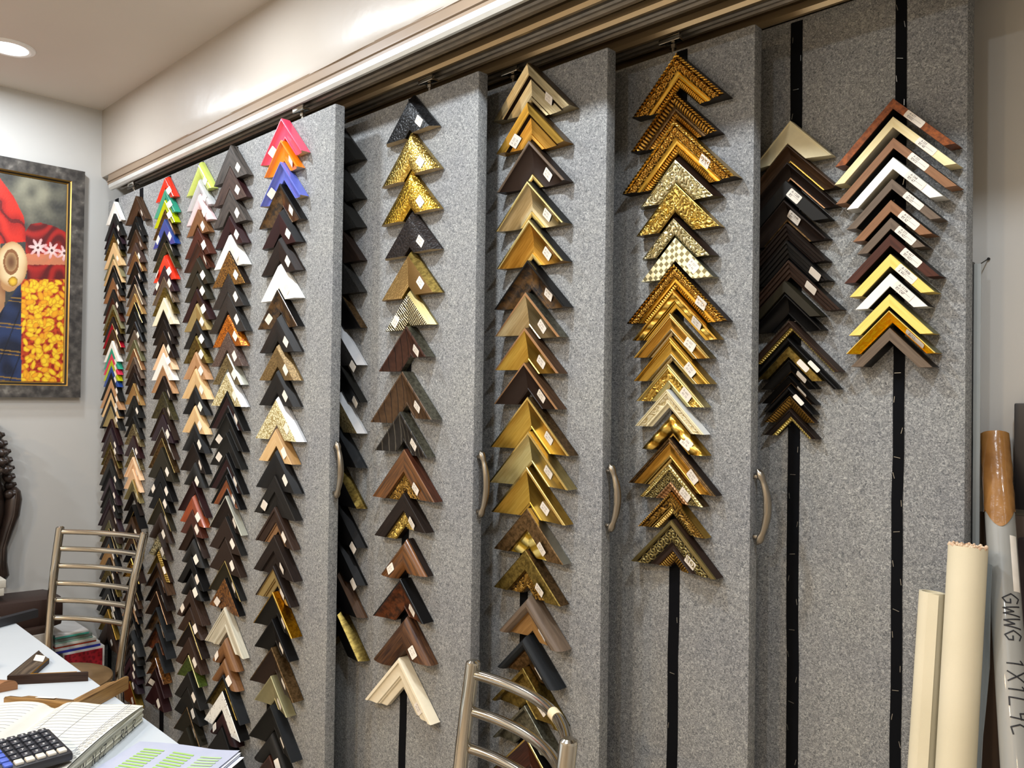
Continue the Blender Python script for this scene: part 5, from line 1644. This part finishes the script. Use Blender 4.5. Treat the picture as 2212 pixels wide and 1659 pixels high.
# grey tube with brown tape
GT = simple('grey_plastic_tube', '#96958f', .34, nscale=5, c2='#8c8b85', coat=.2)
TAPE = simple('brown_packing_tape', '#8a5f32', .22, nscale=25, c2='#a27440', coat=.7, bump=.5, bump_scale=30, bdist=.004)
tt = onY(2148, 940, 1.752); dirv = Vector((.165, -.40, -1.0))
R_ = .0242
bt = tt + dirv * ((tt.z - .012) / 1.0)
t, top, bot, ax, s, b = lean_cyl('postal_tube', 'long grey plastic tube with brown tape and black handwriting leaning at the far right', 'tube', tt, bt, R_, GT, TAPE, None, .8)
bm = bmesh.new(); rings = []; n = 40
for i in range(15):
    p = top + ax * .004 - ax * (.004 + .165 * i / 14)
    ring = []
    for k in range(n):
        a_ = 2 * PI * k / n
        rg = R_ + .0012 + .0012 * noise.noise(Vector((i * .8, math.cos(a_) * 3, math.sin(a_) * 3)))
        lower = ax * (.02 * math.sin(a_ * 2 + 1) if i == 14 else 0)
        ring.append(bm.verts.new(p + (s * math.cos(a_) + b * math.sin(a_)) * rg + lower))
    rings.append(ring)
for a_, b_ in zip(rings, rings[1:]):
    for k in range(n): bm.faces.new((a_[k], a_[(k + 1) % n], b_[(k + 1) % n], b_[k]))
bm.faces.new(rings[0])
bmesh.ops.recalc_face_normals(bm, faces=bm.faces)
obj('packing_tape', bm, TAPE, t, world=True)
def wrap(bm, start, phi0):
    bmesh.ops.subdivide_edges(bm, edges=bm.edges[:], cuts=4, use_grid_fill=True)
    """map flat (x along the tube downwards, y around) onto the tube"""
    toc = (CAM - top); toc -= ax * toc.dot(ax); toc.normalize(); sd = toc.cross(-ax)
    for v in bm.verts:
        x, y = v.co.x, v.co.y
        ang = y / R_ + phi0
        v.co = top - ax * (start + x) + (toc * math.cos(ang) + sd * math.sin(ang)) * (R_ + .0006)
MK = simple('black_marker_ink', '#15151a', .6); x_ = 0
for ch_ in 'GWWG  1X1L9C':
    if ch_ == ' ': x_ += .013; continue
    tmp = bmesh.new(); x_n = writing(tmp, ch_, x_, 0, .026, .0024, Matrix.Identity(4), slant=0); x_ = x_n
    for v in tmp.verts: v.co.y = (v.co.y - .013)
    wrap(tmp, .305, math.radians(20))
    obj('handwritten_character', tmp, MK, t, smooth=0, world=True)
bm = bmesh.new(); vs_ = []
for i in range(6):
    vs_.append([bm.verts.new((.10 * i / 5, -.007 + .014 * k / 4, 0)) for k in range(5)])
for a_, b_ in zip(vs_, vs_[1:]):
    for k in range(4): bm.faces.new((a_[k], a_[k + 1], b_[k + 1], b_[k]))
wrap(bm, .20, math.radians(48)); obj('paper_label', bm, PAPER, t, world=True)
# thin strips between the board and the wall
p = onY(2112, 570, 1.715); q = onY(2110, 1250, 1.705)
bm = bmesh.new(); box(bm, p.x - .0055, p.x + .0065, 1.712, 1.716, .004, p.z, bevel=.0008)
o = obj('plastic_strip', bm, simple('pale_grey_strip', '#a9adab', .5)); tag(o, 'pale grey printed plastic strip standing between the rear board and the wall', 'strip')
bm = bmesh.new(); box(bm, p.x - .0115, p.x - .0062, 1.706, 1.722, .004, p.z + .004, bevel=.001)
o = obj('metal_strip', bm, simple('black_metal_strip', '#1b1b1d', .3, .6)); tag(o, 'thin black metal strip standing right at the rear board edge', 'strip')
bm = bmesh.new(); tube(bm, [onY(2135, 559, 1.779), onY(2107, 577, 1.735)], .0011, 8); hd = onY(2135, 559, 1.776)
tube(bm, [hd, hd + Vector((0, .003, 0))], .0028, 10)
o = obj('wall_nail', bm, simple('dark_nail', '#3a3836', .4, .8)); tag(o, 'thin dark nail sticking out of the white wall above the strips', 'nail')
# dark boards at the right picture edge
DK = simple('black_brown_board', '#1f1c1d', .4); DK2 = simple('dark_brown_board', '#33292a', .4)
p0, p1 = onY(2190, 871, 1.745), onY(2190, 1100, 1.745)
bm = bmesh.new(); box(bm, p0.x, p0.x + .42, 1.746, 1.7795, p1.z, p0.z, bevel=.003)
o = obj('dark_wall_panel', bm, DK); tag(o, 'upper black wooden panel on the white wall at the far right', 'panel')
p0, p1 = onY(2198, 1162, 1.735), onY(2199, 1352, 1.735)
bm = bmesh.new(); box(bm, p0.x, p0.x + .40, 1.736, 1.7795, p1.z, p0.z, bevel=.003)
o = obj('dark_wall_panel', bm, DK2); tag(o, 'lower dark brown wooden panel on the white wall at the far right', 'panel')
p0 = onY(2116, 1105, 1.755)
bm = bmesh.new(); box(bm, p0.x, p0.x + .10, 1.750, 1.760, .002, p0.z, bevel=.001)
o = obj('brown_board', bm, simple('brown_hardboard', '#4a3a2e', .6)); tag(o, 'narrow brown hardboard sheet behind the grey tube', 'board')
